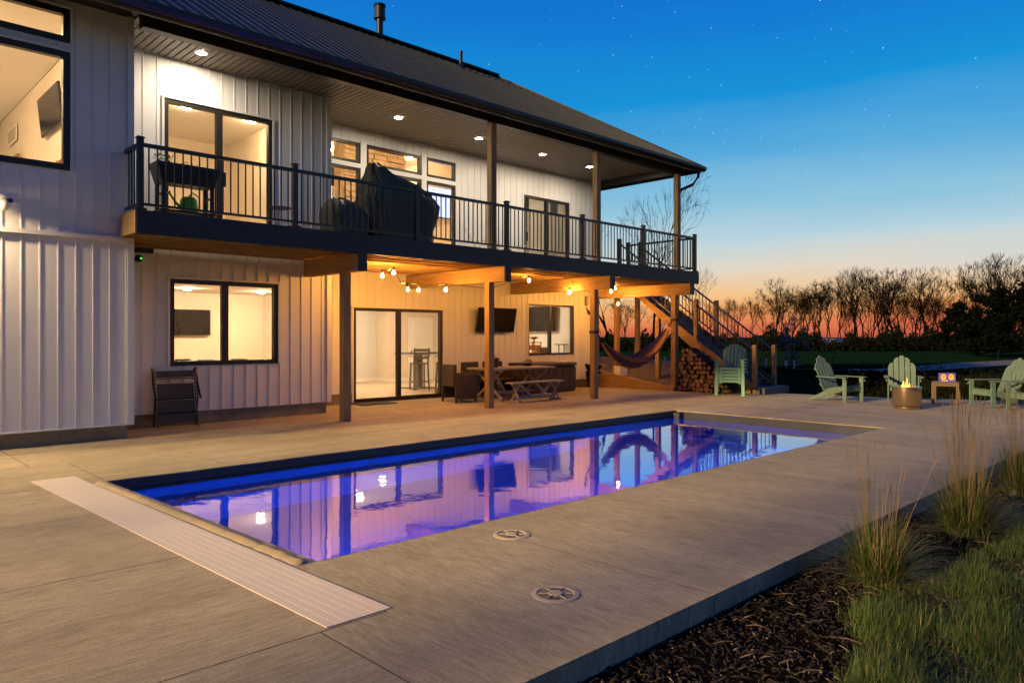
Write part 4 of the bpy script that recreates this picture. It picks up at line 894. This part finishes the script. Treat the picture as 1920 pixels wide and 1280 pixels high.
t = thing('wall_thermometer', (16.9, Y3 - .05, 2.55), 'narrow wall thermometer beside the far deck post', 'thermometer')
ob(B(-.045, -.02, -.14, .045, .04, .14), 'case', 'in_grey', t); ob(B(-.015, -.024, -.11, .015, -.0195, .11), 'scale', 'pale_plastic', t)
t = thing('gecko_ornament', (17.0, Y3 - .05, 2.22), 'dark lizard shaped ornament on the wall under the thermometer', 'ornament')
ob(MB().tube([(-.1, 0, .14), (-.05, 0, .05), (0, 0, 0), (.05, 0, -.06), (.06, 0, -.09)], [.006, .02, .032, .026, .012], 6), 'body', 'black_metal', t)
for a in (.6, 2.3, 3.9, 5.4): ob(MB().tube([(0, 0, 0), (.09 * cos(a), 0, .09 * sin(a))], .01, 5), 'leg', 'black_metal', t)
t = thing('potted_plant', (16.75, 13.9, 0), 'dark pot with a drooping plant by the wall behind the hammock', 'potted plant')
ob(MB().lathe([(.001, 0), (.14, 0), (.19, .36), (.17, .36), (.15, .3), (.001, .3)], 16), 'pot', 'planter', t)
lf = MB()
for k in range(60):
    a = rnd.uniform(0, 6.28); r = rnd.uniform(.1, .3); h_ = rnd.uniform(.35, .72); lf.add([(.04 * cos(a + 1), .04 * sin(a + 1), .3), (r * .6 * cos(a), r * .6 * sin(a), h_), (r * cos(a), r * sin(a), h_ - .04), (.04 * cos(a - 1), .04 * sin(a - 1), .3)], [(0, 1, 2, 3)])
ob(lf, 'leaves', 'leaf_dark', t)
t = thing('flower_crate', (17.32, 13.3, .36), 'small white slatted crate of flowers on the gravel', 'crate')
for zz in (.0, .09, .18): ob(MB().box(-.17, -.12, zz, .17, -.105, zz + .07).box(-.17, .105, zz, .17, .12, zz + .07), 'slat', 'in_white', t)
for sx in (-.16, .14): ob(B(sx, -.104, 0, sx + .02, .104, .27), 'end_panel', 'in_white', t)
lf = MB()
for k in range(50): a = rnd.uniform(0, 6.28); x = rnd.uniform(-.14, .14); y = rnd.uniform(-.09, .09); zz = rnd.uniform(.2, .42); lf.add([(x, y, zz), (x + .05 * cos(a), y + .05 * sin(a), zz + .02), (x + .03 * cos(a + 1), y + .03 * sin(a + 1), zz + .05)], [(0, 1, 2)])
ob(lf, 'flowers', 'leaf_dark', t)
# ------------------------------------------------------------------ things seen through the windows
def stool(x, y, rz, lb):
    t = thing('bar_stool', (x, y, .012), lb, 'bar stool', 'slatted bar stools', rz)
    for sx in (-1, 1):
        ob(MB().bar((sx * .21, -.2, 0), (sx * .19, -.16, .73), .04, .04), 'leg', 'in_grey', t); ob(MB().tube([(sx * .21, .24, 0), (sx * .2, .17, .6), (sx * .2, .18, .85), (sx * .21, .26, 1.15)], .026, 6), 'leg', 'in_grey', t)
        ob(MB().bar((sx * .205, -.19, .22), (sx * .205, .21, .22), .03, .035), 'stretcher', 'in_grey', t); ob(B(sx * .24 - .03, -.2, .92, sx * .24 + .03, .2, .94), 'arm', 'in_grey', t)
    ob(B(-.2, -.2, .2, .2, -.17, .24), 'footrest', 'in_grey', t); bevel(ob(B(-.22, -.2, .71, .22, .18, .75), 'seat', 'in_grey', t), .01)
    for k in range(3): ob(MB().prism([(-.2, 0), (.2, 0), (.2, .07), (-.2, .07)], .02, (0, .18 + k * .027, .86 + k * .105)), 'back_slat', 'in_grey', t)
stool(12.35, 16.45, radians(160), 'slatted grey bar stool nearer the door pane'); stool(13.05, 16.15, radians(170), 'slatted grey bar stool partly behind the door frame')
t = thing('bar_table', (12.75, 17.0, .012), 'tall dark bar table behind the stools', 'table'); bevel(ob(B(-.6, -.35, .98, .6, .35, 1.03), 'top', 'in_grey', t), .01); ob(B(-.08, -.08, .03, .08, .08, .979), 'pedestal', 'in_grey', t); ob(B(-.4, -.3, 0, .4, .3, .03), 'base', 'in_grey', t)
tag(B(13.69, 20.1, 1.1, 13.715, 20.18, 1.22).build('light_switch', 'in_white'), 'white light switch on the inside wall', 'switch')
t = thing('display_rack', (15.75, 15.35, .012), 'wooden display rack of red packets inside the square window', 'rack')
for sx in (-.19, .17):
    for sy in (-.15, .13): ob(B(sx, sy, 0, sx + .025, sy + .025, 1.32), 'upright', 'frame_wood', t)
for zz in (.3, .6, .86, 1.08, 1.29): ob(B(-.2, -.16, zz, .2, .17, zz + .018), 'shelf', 'frame_wood', t)
for zz in (.88, 1.10):
    for k in range(3): ob(B(-.15 + k * .11, -.12, zz, -.06 + k * .11, .08, zz + .12), 'packet', 'red_paper' if (k + int(zz * 10)) % 2 else 'orange_paper', t)
t = thing('fruit_bowl', (15.78, 15.35, 1.322), 'footed bowl on top of the display rack', 'bowl'); ob(MB().lathe([(.06, 0), (.02, .03), (.02, .07), (.15, .14), (.14, .15), (.001, .09)], 14), 'bowl', 'frame_wood', t)
for k in range(4): ob(MB().lathe([(.001, .09), (.04, .12), (.04, .15), (.001, .18)], 8, (.06 * cos(k * 1.6), .06 * sin(k * 1.6), 0)), 'fruit', 'orange_paper', t)
t = thing('armchair', (16.42, 15.35, .012), 'dark upholstered armchair inside the square window', 'armchair'); bevel(ob(B(-.24, -.3, .1, .24, .3, .5), 'seat', 'in_grey', t), .04); bevel(ob(B(-.24, .2, .501, .24, .42, 1.15), 'backrest', 'in_grey', t), .05)
for sx in (-.32, .241): bevel(ob(B(sx, -.3, .1, sx + .08, .3, .72), 'arm', 'in_grey', t), .02)
for sx in (-.3, .25):
    for sy in (-.25, .2): ob(B(sx, sy, 0, sx + .05, sy + .05, .1), 'leg', 'frame_wood', t)
t = thing('floor_lamp_table', (16.95, 15.3, .012), 'slim metal side stand against the inside wall', 'stand'); ob(B(-.15, -.15, 1.22, .15, .15, 1.245), 'top', 'black_metal', t)
for sx in (-.13, .11): ob(B(sx, -.01, 0, sx + .02, .01, 1.22), 'leg', 'black_metal', t)
for x, zz, n_, lb in ((4.75, 1.07, 4, 'pile of books and papers on the inside sill by the television'), (5.15, 1.07, 3, 'white papers stacked on the inside window sill'), (5.75, 1.07, 3, 'brown folder lying on the inside window sill')):
    t = thing('paper_pile', (x, Y2 + .28, zz - .035), lb, 'papers', rz=rnd.uniform(-.3, .3))
    for k in range(n_): ob(B(-.14 + .02 * k, -.09, .018 * k, .15 - .012 * k, .09, .018 * k + .016), 'sheet', ('books', 'in_white', 'books', 'frame_wood')[(k + n_) % 4] if 'brown' not in lb else 'frame_wood', t)
B(4.3, Y2 + .17, .99, 6.5, Y2 + .45, 1.034).build('window_shelf', 'in_white', house)
t = thing('mirror_frame', (3.30, 18.6, 4.55), 'rustic wooden frame leaning inside the upper wing window', 'frame', rz=radians(-90)); 
for a in ((-.45, -.5, -.32, .75), (.32, -.5, .45, .75)): ob(B(a[0], -.04, a[1], a[2], .0, a[3]), 'stile', 'frame_wood', t)
for a in ((-.319, .62, .319, .75), (-.319, -.5, .319, -.37)): ob(B(a[0], -.038, a[1], a[2], -.002, a[3]), 'rail', 'frame_wood', t)
ob(B(-.318, -.02, -.369, .318, -.012, .619), 'mirror', 'in_white', t)
t = thing('wall_shelf', (3.1, 14.0, 4.2), 'dark rounded wall basket and card near the wing window corner', 'shelf'); ob(MB().lathe([(.001, .2), (.05, .2), (.09, .12), (.2, 0), (.19, -.02), (.001, -.02)], 16), 'shade', 'frame_wood', t); ob(MB().tube([(0, 0, .2), (.1, 0, .3), (.24, 0, .3)], .01, 5), 'arm', 'black_metal', t)
t = thing('air_vent', (3.335, 19.0, 5.85), 'white air vent grille on the wing room wall', 'vent', rz=radians(-90)); ob(B(-.4, -.015, -.17, .4, .0, .17), 'plate', 'in_white', t)
for k in range(8): ob(B(-.36 + k * .092, -.024, -.13, -.31 + k * .092, -.0155, .13), 'slat', 'curtain', t)
t = thing('fiddle_plant', (11.75, 15.1, 3.2), 'tall leafy house plant inside the great room window', 'plant'); ob(MB().lathe([(.001, 0), (.14, 0), (.17, .3), (.001, .28)], 14), 'pot', 'in_grey', t); ob(MB().tube([(0, 0, .25), (.03, 0, 1.0), (-.02, .02, 1.9)], [.015, .012, .006], 6), 'stem', 'frame_wood', t)
lf = MB()
for k in range(60):
    a = rnd.uniform(0, 6.28); h_ = rnd.uniform(.5, 2.0); r = rnd.uniform(.09, .18); lf.add([(0, 0, h_ - .05), (r * .6 * cos(a + .45), r * .6 * sin(a + .45), h_ + .02), (r * cos(a), r * sin(a), h_ + .03), (r * .6 * cos(a - .45), r * .6 * sin(a - .45), h_ + .02)], [(0, 1, 2, 3)])
ob(lf, 'leaves', 'plant_leaf', t)
for x0, lb in ((14.55, 'pale curtain drawn behind the first pane of the far upper door'), (15.75, 'pale curtain bunched at the far side of the far upper door')):
    m = MB(); n_ = 30; w_ = .30
    for i in range(n_ + 1):
        for zz in (3.25, 5.6): m.v.append((x0 + w_ * i / n_, Y3 + .35 + .03 * sin(i * 1.3), zz))
    m.f = [(2 * i, 2 * i + 2, 2 * i + 3, 2 * i + 1) for i in range(n_)]; tag(m.build('curtain', 'curtain', smooth=True), lb, 'curtain')
t = thing('lounge_bed', (15.4, 15.6, 3.2), 'low bed with an orange throw inside the far upper door', 'bed'); bevel(ob(B(-.6, -.6, .1, .7, .9, .55), 'mattress', 'curtain', t), .05); bevel(ob(B(-.61, -.61, .3, .1, .2, .57), 'throw', 'orange_paper', t), .02); ob(B(-.6, .91, 0, .7, .97, 1.1), 'headboard', 'frame_wood', t)
# ------------------------------------------------------------------ mulch bed, lawn, ornamental grasses
def lawn_edge(x): return 1.53 + .10 * sin(x * 1.7) + .05 * sin(x * 4.1 + 1) - max(0, 4.3 - x) * .25
mm = MB(); n_ = 60
for i in range(n_ + 1):
    x = 1.0 + i * 15 / n_
    for y in (lawn_edge(x) - .7, lawn_edge(x), 2.2, 2.29): mm.v.append((x, y, -.145 + rnd.uniform(-.012, .012)))
mm.f = [(4 * i + j, 4 * i + 4 + j, 4 * i + 5 + j, 4 * i + 1 + j) for i in range(n_) for j in range(3)]
o = mm.build('mulch_bed', 'mulch'); o['kind'] = 'structure'; o['label'] = 'dark mulch bed along the patio edge'
ch = MB(); mi = []
for k in range(15000):
    x = 1.6 + 9.5 * rnd.random() ** 1.7; ye = lawn_edge(x); y = rnd.uniform(ye - .45, 2.26); a = rnd.uniform(0, 6.28); l = .006 + .04 * rnd.random() ** 2.2; w = rnd.uniform(.002, .011); zz = -.14 + rnd.uniform(0, .025); ti = rnd.uniform(-.6, .6)
    ca, sa_ = cos(a), sin(a)
    ch.add([(x - ca * l, y - sa_ * l, zz - ti * l), (x - sa_ * w, y + ca * w, zz + .004), (x + ca * l, y + sa_ * l, zz + ti * l), (x + sa_ * w, y - ca * w, zz + .002), (x, y, zz + .009)], [(0, 3, 4), (3, 2, 4), (2, 1, 4), (1, 0, 4)]); mi += [1 if rnd.random() < .07 else 0] * 4
for k in range(70):       # larger splinters and twigs lying on top
    x = 1.9 + 6 * rnd.random() ** 1.5; y = rnd.uniform(lawn_edge(x) - .1, 2.2); a = rnd.uniform(0, 6.28); l = rnd.uniform(.03, .09); b_ = rnd.uniform(-.4, .4); n0 = len(ch.f)
    ch.tube([(x, y, -.118), (x + l * cos(a), y + l * sin(a), -.108), (x + l * cos(a) + l * cos(a + b_), y + l * sin(a) + l * sin(a + b_), -.116)], [.002, .0035, .0015], 4); mi += [1] * (len(ch.f) - n0)
ch.mi = mi; o = ch.build('mulch_chips', ['chip_dark', 'chip_pale']); o['kind'] = 'stuff'; o['label'] = 'loose shredded bark mulch chips'
def blade(m, x, y, zz, h_, a, lean, w, seg=3, droop=1.):
    vs = []
    for i in range(seg + 1):
        u = i / seg; r = lean * (u ** 1.6); zc = zz + h_ * (u - droop * .35 * lean / max(h_, .01) * u * u * u); ww = w * (1 - u * .9)
        cx_ = x + r * cos(a); cy_ = y + r * sin(a); vs += [(cx_ - ww * sin(a), cy_ + ww * cos(a), zc), (cx_ + ww * sin(a), cy_ - ww * cos(a), zc)]
    m.add(vs, [(2 * i, 2 * i + 1, 2 * i + 3, 2 * i + 2) for i in range(seg)])
gm = MB(); mi = []
for k in range(210000):
    x = 3.0 + 10 * rnd.random() ** 1.9; ye = lawn_edge(x); y = ye + .03 - 1.9 * rnd.random() ** 1.2 + rnd.gauss(0, .04)
    dp_ = .696 * x + .718 * y; lt_ = (.718 * x - .696 * y) / dp_
    if dp_ < 2.6 or lt_ > .76 or 1.62 / dp_ > .52: continue
    cl = .5 + .5 * sin(x * 5.1 + 2 * sin(y * 3)) * sin(y * 6.3 + x)
    if rnd.random() > .45 + .55 * cl: continue
    h_ = rnd.uniform(.04, .12) * (.55 + .9 * cl) * (1.5 if rnd.random() < .04 else 1); n0 = len(gm.f); blade(gm, x, y, -.155, h_, rnd.uniform(0, 6.28), rnd.uniform(.02, .09), rnd.uniform(.0016, .0034), 2); mi += [1 if rnd.random() < .04 else 0] * (len(gm.f) - n0)
gm.mi = mi; o = gm.build('grass', ['blade', 'blade_dry']); o['kind'] = 'stuff'; o['label'] = 'green lawn grass beside the mulch bed'
def clump(x, y, sc, lb, seed, nstalk, sh_):
    r_ = random.Random(seed); t = thing('ornamental_grass', (x, y, -.14), lb, 'ornamental grass', 'ornamental grass clumps along the patio'); g_ = MB(); mi = []
    for k in range(1100):
        a = r_.uniform(0, 6.28); rr = .12 * sc * sqrt(r_.random()); n0 = len(g_.f); u = r_.random(); blade(g_, rr * cos(a), rr * sin(a), 0, sc * r_.uniform(.22, .50) * (1.1 - .35 * u), a + r_.gauss(0, .5), sc * (.05 + .40 * u), r_.uniform(.002, .0045), 4, 1.1); mi += [1 if r_.random() < .22 else 0] * (len(g_.f) - n0)
    for k in range(70):
        a = r_.uniform(0, 6.28); n0 = len(g_.f); blade(g_, .1 * cos(a), .1 * sin(a), .01, .06, a, sc * r_.uniform(.2, .42), .003, 4, .2); mi += [1] * (len(g_.f) - n0)
    g_.mi = mi; ob(g_, 'leaves', ['blade', 'blade_dry'], t)
    s_ = MB()
    for k in range(nstalk):
        a = r_.uniform(0, 6.28); rr = .06 * sc; h_ = sh_ * r_.uniform(.6, 1.05); ln_ = h_ * (abs(r_.gauss(0, .07)) if k % 5 else r_.uniform(.1, .34)); w = .0022
        p = [(rr * cos(a), rr * sin(a), .03), (rr * cos(a) + ln_ * .45 * cos(a), rr * sin(a) + ln_ * .45 * sin(a), h_ * .55), (rr * cos(a) + ln_ * cos(a), rr * sin(a) + ln_ * sin(a), h_)]
        s_.tube(p, [w, w * .8, w * .5], 3); q = Vector(p[2]); d = (q - Vector(p[1])).normalized(); s_.tube([q - d * .12 * sh_, q - d * .06 * sh_, q], [w * .6, w * 1.5, w * .3], 4)
    ob(s_, 'stalks', 'blade_dry', t)
clump(5.15, 1.82, 1.12, 'grass clump with sparse dry stalks nearest the camera', 5, 26, .95)
clump(6.95, 1.76, 1.3, 'grass clump with a dense sheaf of tall dry stalks', 6, 60, 1.15)
clump(9.1, 1.8, 1.35, 'grass clump at the edge of view with long dry stalks', 7, 40, 1.25)
clump(11.6, 1.85, 1.1, 'farthest grass clump along the patio edge', 9, 30, 1.1)
# ------------------------------------------------------------------ trees and far things
def tree_mesh(seed, H, spread=.55, depth=6, trunk_r=.16, leaf=0, lean=.25, up=.35, first=.28, rmin=.017):
    r_ = random.Random(seed); tk_ = MB(); br = MB(); lv = MB()
    def grow(p, d, l, r, k):
        n = 3 if k < 3 else 2; pts = [p]; q = p.copy(); dd = d.copy()
        for i in range(n):
            dd = (dd + Vector((r_.gauss(0, .13), r_.gauss(0, .13), r_.gauss(0, .08) + .04 * up))).normalized(); q = q + dd * (l / n); pts.append(q.copy())
        (tk_ if k == 0 else br).tube(pts, [r * (1 - .38 * i / n) for i in range(n + 1)], 6 if k == 0 else (4 if k < 3 else 3), False)
        if k >= depth:
            for _ in range(leaf):
                c = q + Vector((r_.gauss(0, .25), r_.gauss(0, .25), r_.gauss(0, .25))); s_ = r_.uniform(.03, .07); a = r_.uniform(0, 6.28)
                lv.add([c + Vector((s_ * cos(a), s_ * sin(a), 0)), c + Vector((s_ * cos(a + 2), s_ * sin(a + 2), s_ * .6)), c + Vector((s_ * cos(a + 4), s_ * sin(a + 4), -s_ * .6))], [(0, 1, 2)])
            return
        nb = r_.choice((2, 3, 3)) if k else r_.choice((3, 4, 5))
        for j in range(nb):
            a = r_.uniform(0, 6.28) if j else r_.uniform(0, 6.28); tilt = r_.uniform(.22, spread + .25) if (j or k) else r_.uniform(.05, .18)
            side = dd.cross(Vector((cos(a), sin(a), .1))).normalized(); nd_ = (dd * cos(tilt) + side * sin(tilt)); nd_.z += up * .35; nd_.normalize()
            st_ = pts[-1] if (j == 0 or k > 2) else pts[-1].lerp(pts[-2], r_.random())
            grow(st_, nd_, l * r_.uniform(.62, .86) if k else H * r_.uniform(.20, .27), max(rmin, r * r_.uniform(.5, .68)), k + 1)
    grow(Vector((0, 0, -.3)), Vector((r_.gauss(0, lean * .2), r_.gauss(0, lean * .2), 1)).normalized(), H * first + .3, trunk_r, 0)
    zs = max(v[2] for v in br.v); f = H / zs
    for q in (tk_, br, lv): q.v = [(a * f, b_ * f, c * f) for a, b_, c in q.v]
    return tk_, br, lv
protos = []
for i, (H, sp_, tr_, lf_, fi) in enumerate(((12, .30, .17, 0, .36), (13, .36, .2, 0, .42), (11, .26, .14, 1, .34), (12, .40, .18, 1, .3), (10, .25, .13, 0, .42), (14, .34, .22, 0, .38))):
    tk_, br, lv = tree_mesh(40 + i, H, sp_, 6, tr_, lf_, .3, .62, fi)
    k = len(br.v); n0 = len(br.f); br.v += lv.v; br.f += [tuple(a + k for a in f) for f in lv.f]; br.mi = [0] * n0 + [1] * len(lv.f)
    protos.append((tk_, br))
pm = [None] * len(protos)
tk_, br, lv = tree_mesh(77, 9, .45, 6, .09, 0, .3, .5, .25, .006); protos.append((tk_, br)); br.mi = None; pm.append(None)
def far_tree(i, x, y, H, rz, lb, group='bare trees along the far tree line'):
    t = thing('bare_tree', (x, y, gz(x, y)), lb, 'tree', group, rz); hh = (12, 13, 11, 12, 10, 14, 9)[i]
    if pm[i] is None:
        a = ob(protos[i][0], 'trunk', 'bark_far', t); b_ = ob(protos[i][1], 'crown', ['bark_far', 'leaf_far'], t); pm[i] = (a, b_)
    else: share(pm[i][0], 'trunk', (0, 0, 0), t); share(pm[i][1], 'crown', (0, 0, 0), t)
    f = H / hh; w = f * (rnd.uniform(.75, 1.3) if i != 6 else .62); t.scale = (w, w, f)
FW = Vector((cos(CAM_YAW), sin(CAM_YAW))); RT = Vector((sin(CAM_YAW), -cos(CAM_YAW)))
def atpx(px_, dep): # ground position in a given direction and distance
    v = FW * dep + RT * ((px_ - 960) / 1380 * dep); return v.x, v.y
# (direction, distance, top of crown) read off the tree line, nearer first
TL = [(1455, 98, 520), (1482, 105, 545), (1505, 95, 545), (1526, 100, 522), (1542, 92, 530), (1560, 108, 535), (1578, 96, 512), (1596, 90, 498), (1606, 104, 500), (1620, 99, 520), (1633, 88, 535), (1648, 102, 512), (1663, 94, 498),
      (1678, 106, 505), (1690, 97, 540), (1704, 90, 530), (1722, 103, 545), (1737, 92, 496), (1748, 99, 515), (1762, 108, 550), (1812, 100, 520), (1830, 78, 488), (1846, 82, 500), (1862, 74, 478), (1880, 88, 505), (1898, 76, 470), (1918, 80, 474), (1790, 104, 556), (1945, 84, 500),
      (1432, 90, 548), (1410, 100, 560), (1385, 96, 556), (1362, 104, 560), (1335, 98, 566), (1175, 92, 560), (1200, 100, 570), (1238, 97, 575), (1150, 99, 565)]
where = ['tallest', 'slender', 'forked', 'spreading', 'leaning', 'straight']
TL += [(1448 + k * 14.6 + rnd.uniform(-5, 5), rnd.uniform(108, 126), rnd.uniform(528, 566)) for k in range(24)]
TR = sorted(range(len(TL)), key=lambda i: TL[i][0]); rank = {i: k + 1 for k, i in enumerate(TR)}
ordn = lambda n: f"{n}{'th' if 10 <= n % 100 <= 20 else {1: 'st', 2: 'nd', 3: 'rd'}.get(n % 10, 'th')}"
for i, (px_, dep, top) in enumerate(TL):
    x, y = atpx(px_, dep); H = (630 - top) / 1380 * dep + 1.66
    far_tree((i * 5 + i // 3) % 6, x, y, H, rnd.uniform(0, 6.28), f'{where[i % 6]} bare tree, {ordn(rank[i])} from the house along the sunset tree line')
TL2 = []
for px_, dep, top, i, lb in ((1222, 24.5, 352, 6, 'bare tree rising behind the corner of the deck'), (1142, 27, 372, 6, 'thin bare tree between the house end and the roof post'), (1300, 34, 462, 6, 'low bare tree spreading past the deck corner')):
    x, y = atpx(px_, dep); far_tree(i, x, y, (630 - top) / 1380 * dep + 1.6, rnd.uniform(0, 6), lb, 'bare trees behind the deck')
for px_, dep, top, lb in ((1135, 25, 566, 'bare sapling seen under the deck behind the hammock'), (1182, 33, 560, 'second bare sapling seen between the stair posts')):
    x, y = atpx(px_, dep); far_tree(6, x, y, (630 - top) / 1380 * dep + 1.6, 1., lb, 'bare trees behind the deck')
for x, y, H, i, lb in ((-24, 9.4, 12, 1, 'bare tree beside the house beyond the edge of view, closest to its wall'), (-27, 4.6, 13, 5, 'tall bare tree beyond the edge of view behind the others'), (-17, 2.2, 10, 0, 'bare tree beyond the edge of view in line with the pool lid')): far_tree(i, x, y, H, rnd.uniform(0, 6), lb, 'bare trees beside the house')
def leafy(name, x, y, H, Wd, n, m, lb, cat, seed, group=None, trunk=True, sz=(.08, .22), conic=False):
    r_ = random.Random(seed); t = thing(name, (x, y, gz(x, y)), lb, cat, group); lv = MB(); cl = [(r_.uniform(0, 6.28), r_.random() ** .5, r_.random()) for _ in range(36)]
    for k in range(n):
        a, rr, u = r_.choice(cl); w = Wd * ((1 - u) ** .8 + .06 if conic else sin(pi * (.12 + .83 * u)) ** .7); c = Vector((rr * w * cos(a), rr * w * sin(a), H * (.12 + .86 * u))) + Vector((r_.gauss(0, .16), r_.gauss(0, .16), r_.gauss(0, .12))) * Wd * .6; s_ = r_.uniform(*sz); b_ = r_.uniform(0, 6.28); e = r_.uniform(-1, 1)
        lv.add([c + Vector((s_ * cos(b_), s_ * sin(b_), e * s_ * .5)), c + Vector((s_ * cos(b_ + 2.1), s_ * sin(b_ + 2.1), s_ * .5)), c + Vector((s_ * cos(b_ + 4.2), s_ * sin(b_ + 4.2), -s_ * .5))], [(0, 1, 2)])
    ob(lv, 'crown', m, t)
    if trunk:
        q = MB().tube([(0, 0, -.2), (0, 0, H * .3), (.03, 0, H * .8)], [H * .018, H * .014, H * .005], 6)
        for k in range(9): a = r_.uniform(0, 6.28); z0 = H * r_.uniform(.2, .6); q.tube([(0, 0, z0), (Wd * .7 * cos(a), Wd * .7 * sin(a), z0 + H * .25)], [H * .007, H * .002], 4)
        ob(q, 'trunk', 'bark_far', t)
x, y = atpx(1485, 36); leafy('flowering_tree', x, y, 2.5, .85, 2600, 'blossom', 'small pale blossoming tree in the field past the stairs', 'tree', 1, sz=(.02, .05))
for k, (px_, dep, H, Wd, lb) in enumerate(((1838, 60, 3.9, 2.2, 'dark evergreen in front of the tall trees, leftmost of three'), (1872, 56, 5.2, 2.6, 'dark evergreen in front of the tall trees, middle of three'), (1925, 54, 5.4, 3., 'dark evergreen at the very edge of view'), (1795, 70, 4.8, 2.2, 'broad dark cedar between the bare trees'))):
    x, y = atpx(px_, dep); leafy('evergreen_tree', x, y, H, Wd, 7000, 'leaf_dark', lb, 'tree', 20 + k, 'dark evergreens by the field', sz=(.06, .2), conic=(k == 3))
ug = MB()
for k in range(52000):
    px_ = rnd.uniform(1050, 2150); dep = rnd.uniform(80, 96); x, y = atpx(px_, dep); hmax = 1.5 + .45 * sin(px_ * .031) + .4 * sin(px_ * .083 + 1) + .35 * sin(px_ * .21) + 1.3 * max(0, min(1, (px_ - 1700) / 120)); c = Vector((x, y, gz(x, y) + max(.2, hmax) * (rnd.random() ** .8) * rnd.uniform(.5, 1.35))); s_ = rnd.uniform(.06, .2); a = rnd.uniform(0, 6.28); e = rnd.uniform(-1, 1)
    ug.add([c + Vector((s_ * cos(a), s_ * sin(a), e * s_)), c + Vector((s_ * cos(a + 2.2), s_ * sin(a + 2.2), s_ * .8)), c + Vector((s_ * .4 * cos(a + 4), s_ * .4 * sin(a + 4), -s_))], [(0, 1, 2)])
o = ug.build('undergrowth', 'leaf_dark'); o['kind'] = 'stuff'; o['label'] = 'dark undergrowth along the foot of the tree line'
ug = MB()
for k in range(24000):     # low shrubs put in for the dark of shadowed grass before the field
    px_ = rnd.gauss(1760, 150); dep = 21.5 + 10 * rnd.random(); x, y = atpx(px_, dep); hm_ = .22 + .2 * sin(px_ * .05 + dep) * sin(px_ * .021) + .14 * sin(px_ * .11 + 2 * dep)
    c = Vector((x, y, gz(x, y) + max(.03, hm_) * abs(rnd.gauss(0, .65)))); s_ = rnd.uniform(.015, .05); a = rnd.uniform(0, 6.28)
    ug.add([c + Vector((s_ * cos(a), s_ * sin(a), 0)), c + Vector((s_ * cos(a + 2.2), s_ * sin(a + 2.2), s_)), c + Vector((s_ * .3 * cos(a + 4), s_ * .3 * sin(a + 4), -s_))], [(0, 1, 2)])
o = ug.build('shade_scrub', 'leaf_far'); o['kind'] = 'stuff'; o['label'] = 'low dark shrubs standing in for shadowed grass between the patio and the field'
for k, (px_, dep, h_, lb) in enumerate(((1474, 31, .42, 'white tree guard tube just past the stair newel'), (1489, 31, .42, 'white tree guard tube beside the blossoming tree'), (1452, 33, .5, 'white tree guard tube behind the stair rail'), (1436, 34, .48, 'white tree guard tube low behind the stairs'), (1294, 34, .45, 'white tree guard tube right of the last deck post'), (1302, 36, .5, 'white tree guard tube above the firewood'), (1247, 33, .42, 'white tree guard tube below the hammock end'), (1196, 35, .4, 'white tree guard tube under the hammock'))):
    x, y = atpx(px_, dep); t = thing('tree_guard', (x, y, gz(x, y)), lb, 'tree guard', 'white tree guards in the field')
    ob(MB().lathe([(.05, 0), (.05, h_), (.042, h_), (.042, .05)], 10), 'tube', 'white_tube', t); ob(B(.055, -.015, 0, .085, .015, h_ + .15), 'stake', 'bark_far', t)
# parked car far off
x, y = atpx(1556, 86); t = thing('parked_car', (x, y, gz(x, y)), 'small blue car parked under the far trees', 'car', None, CAM_YAW + .5)
bevel(ob(MB().prism([(-2.1, .35), (2.1, .35), (2.15, .75), (1.2, .92), (-2.0, .95), (-2.15, .7)], 1.7, (0, -.85, 0)), 'body', 'car_paint', t), .08); bevel(ob(MB().prism([(-1.6, .951), (.9, .93), (.35, 1.42), (-1.2, 1.45)], 1.5, (0, -.75, 0)), 'cabin', 'car_paint', t), .05)
for a in ((-1.38, .97, -.45, 1.36), (-.35, .97, .5, 1.34)): ob(MB().prism([(a[0], a[1]), (a[2] + .05, a[1]), (a[2] - .1, a[3]), (a[0] + .2, a[3])], .02, (0, -.77, 0)), 'window', 'screen', t)
for sx in (-1.3, 1.3):
    for sy in (-.87, .70): w_ = ob(MB().tube([(sx, sy, .33), (sx, sy + .18, .33)], .33, 16), 'wheel', 'mat_rubber', t)
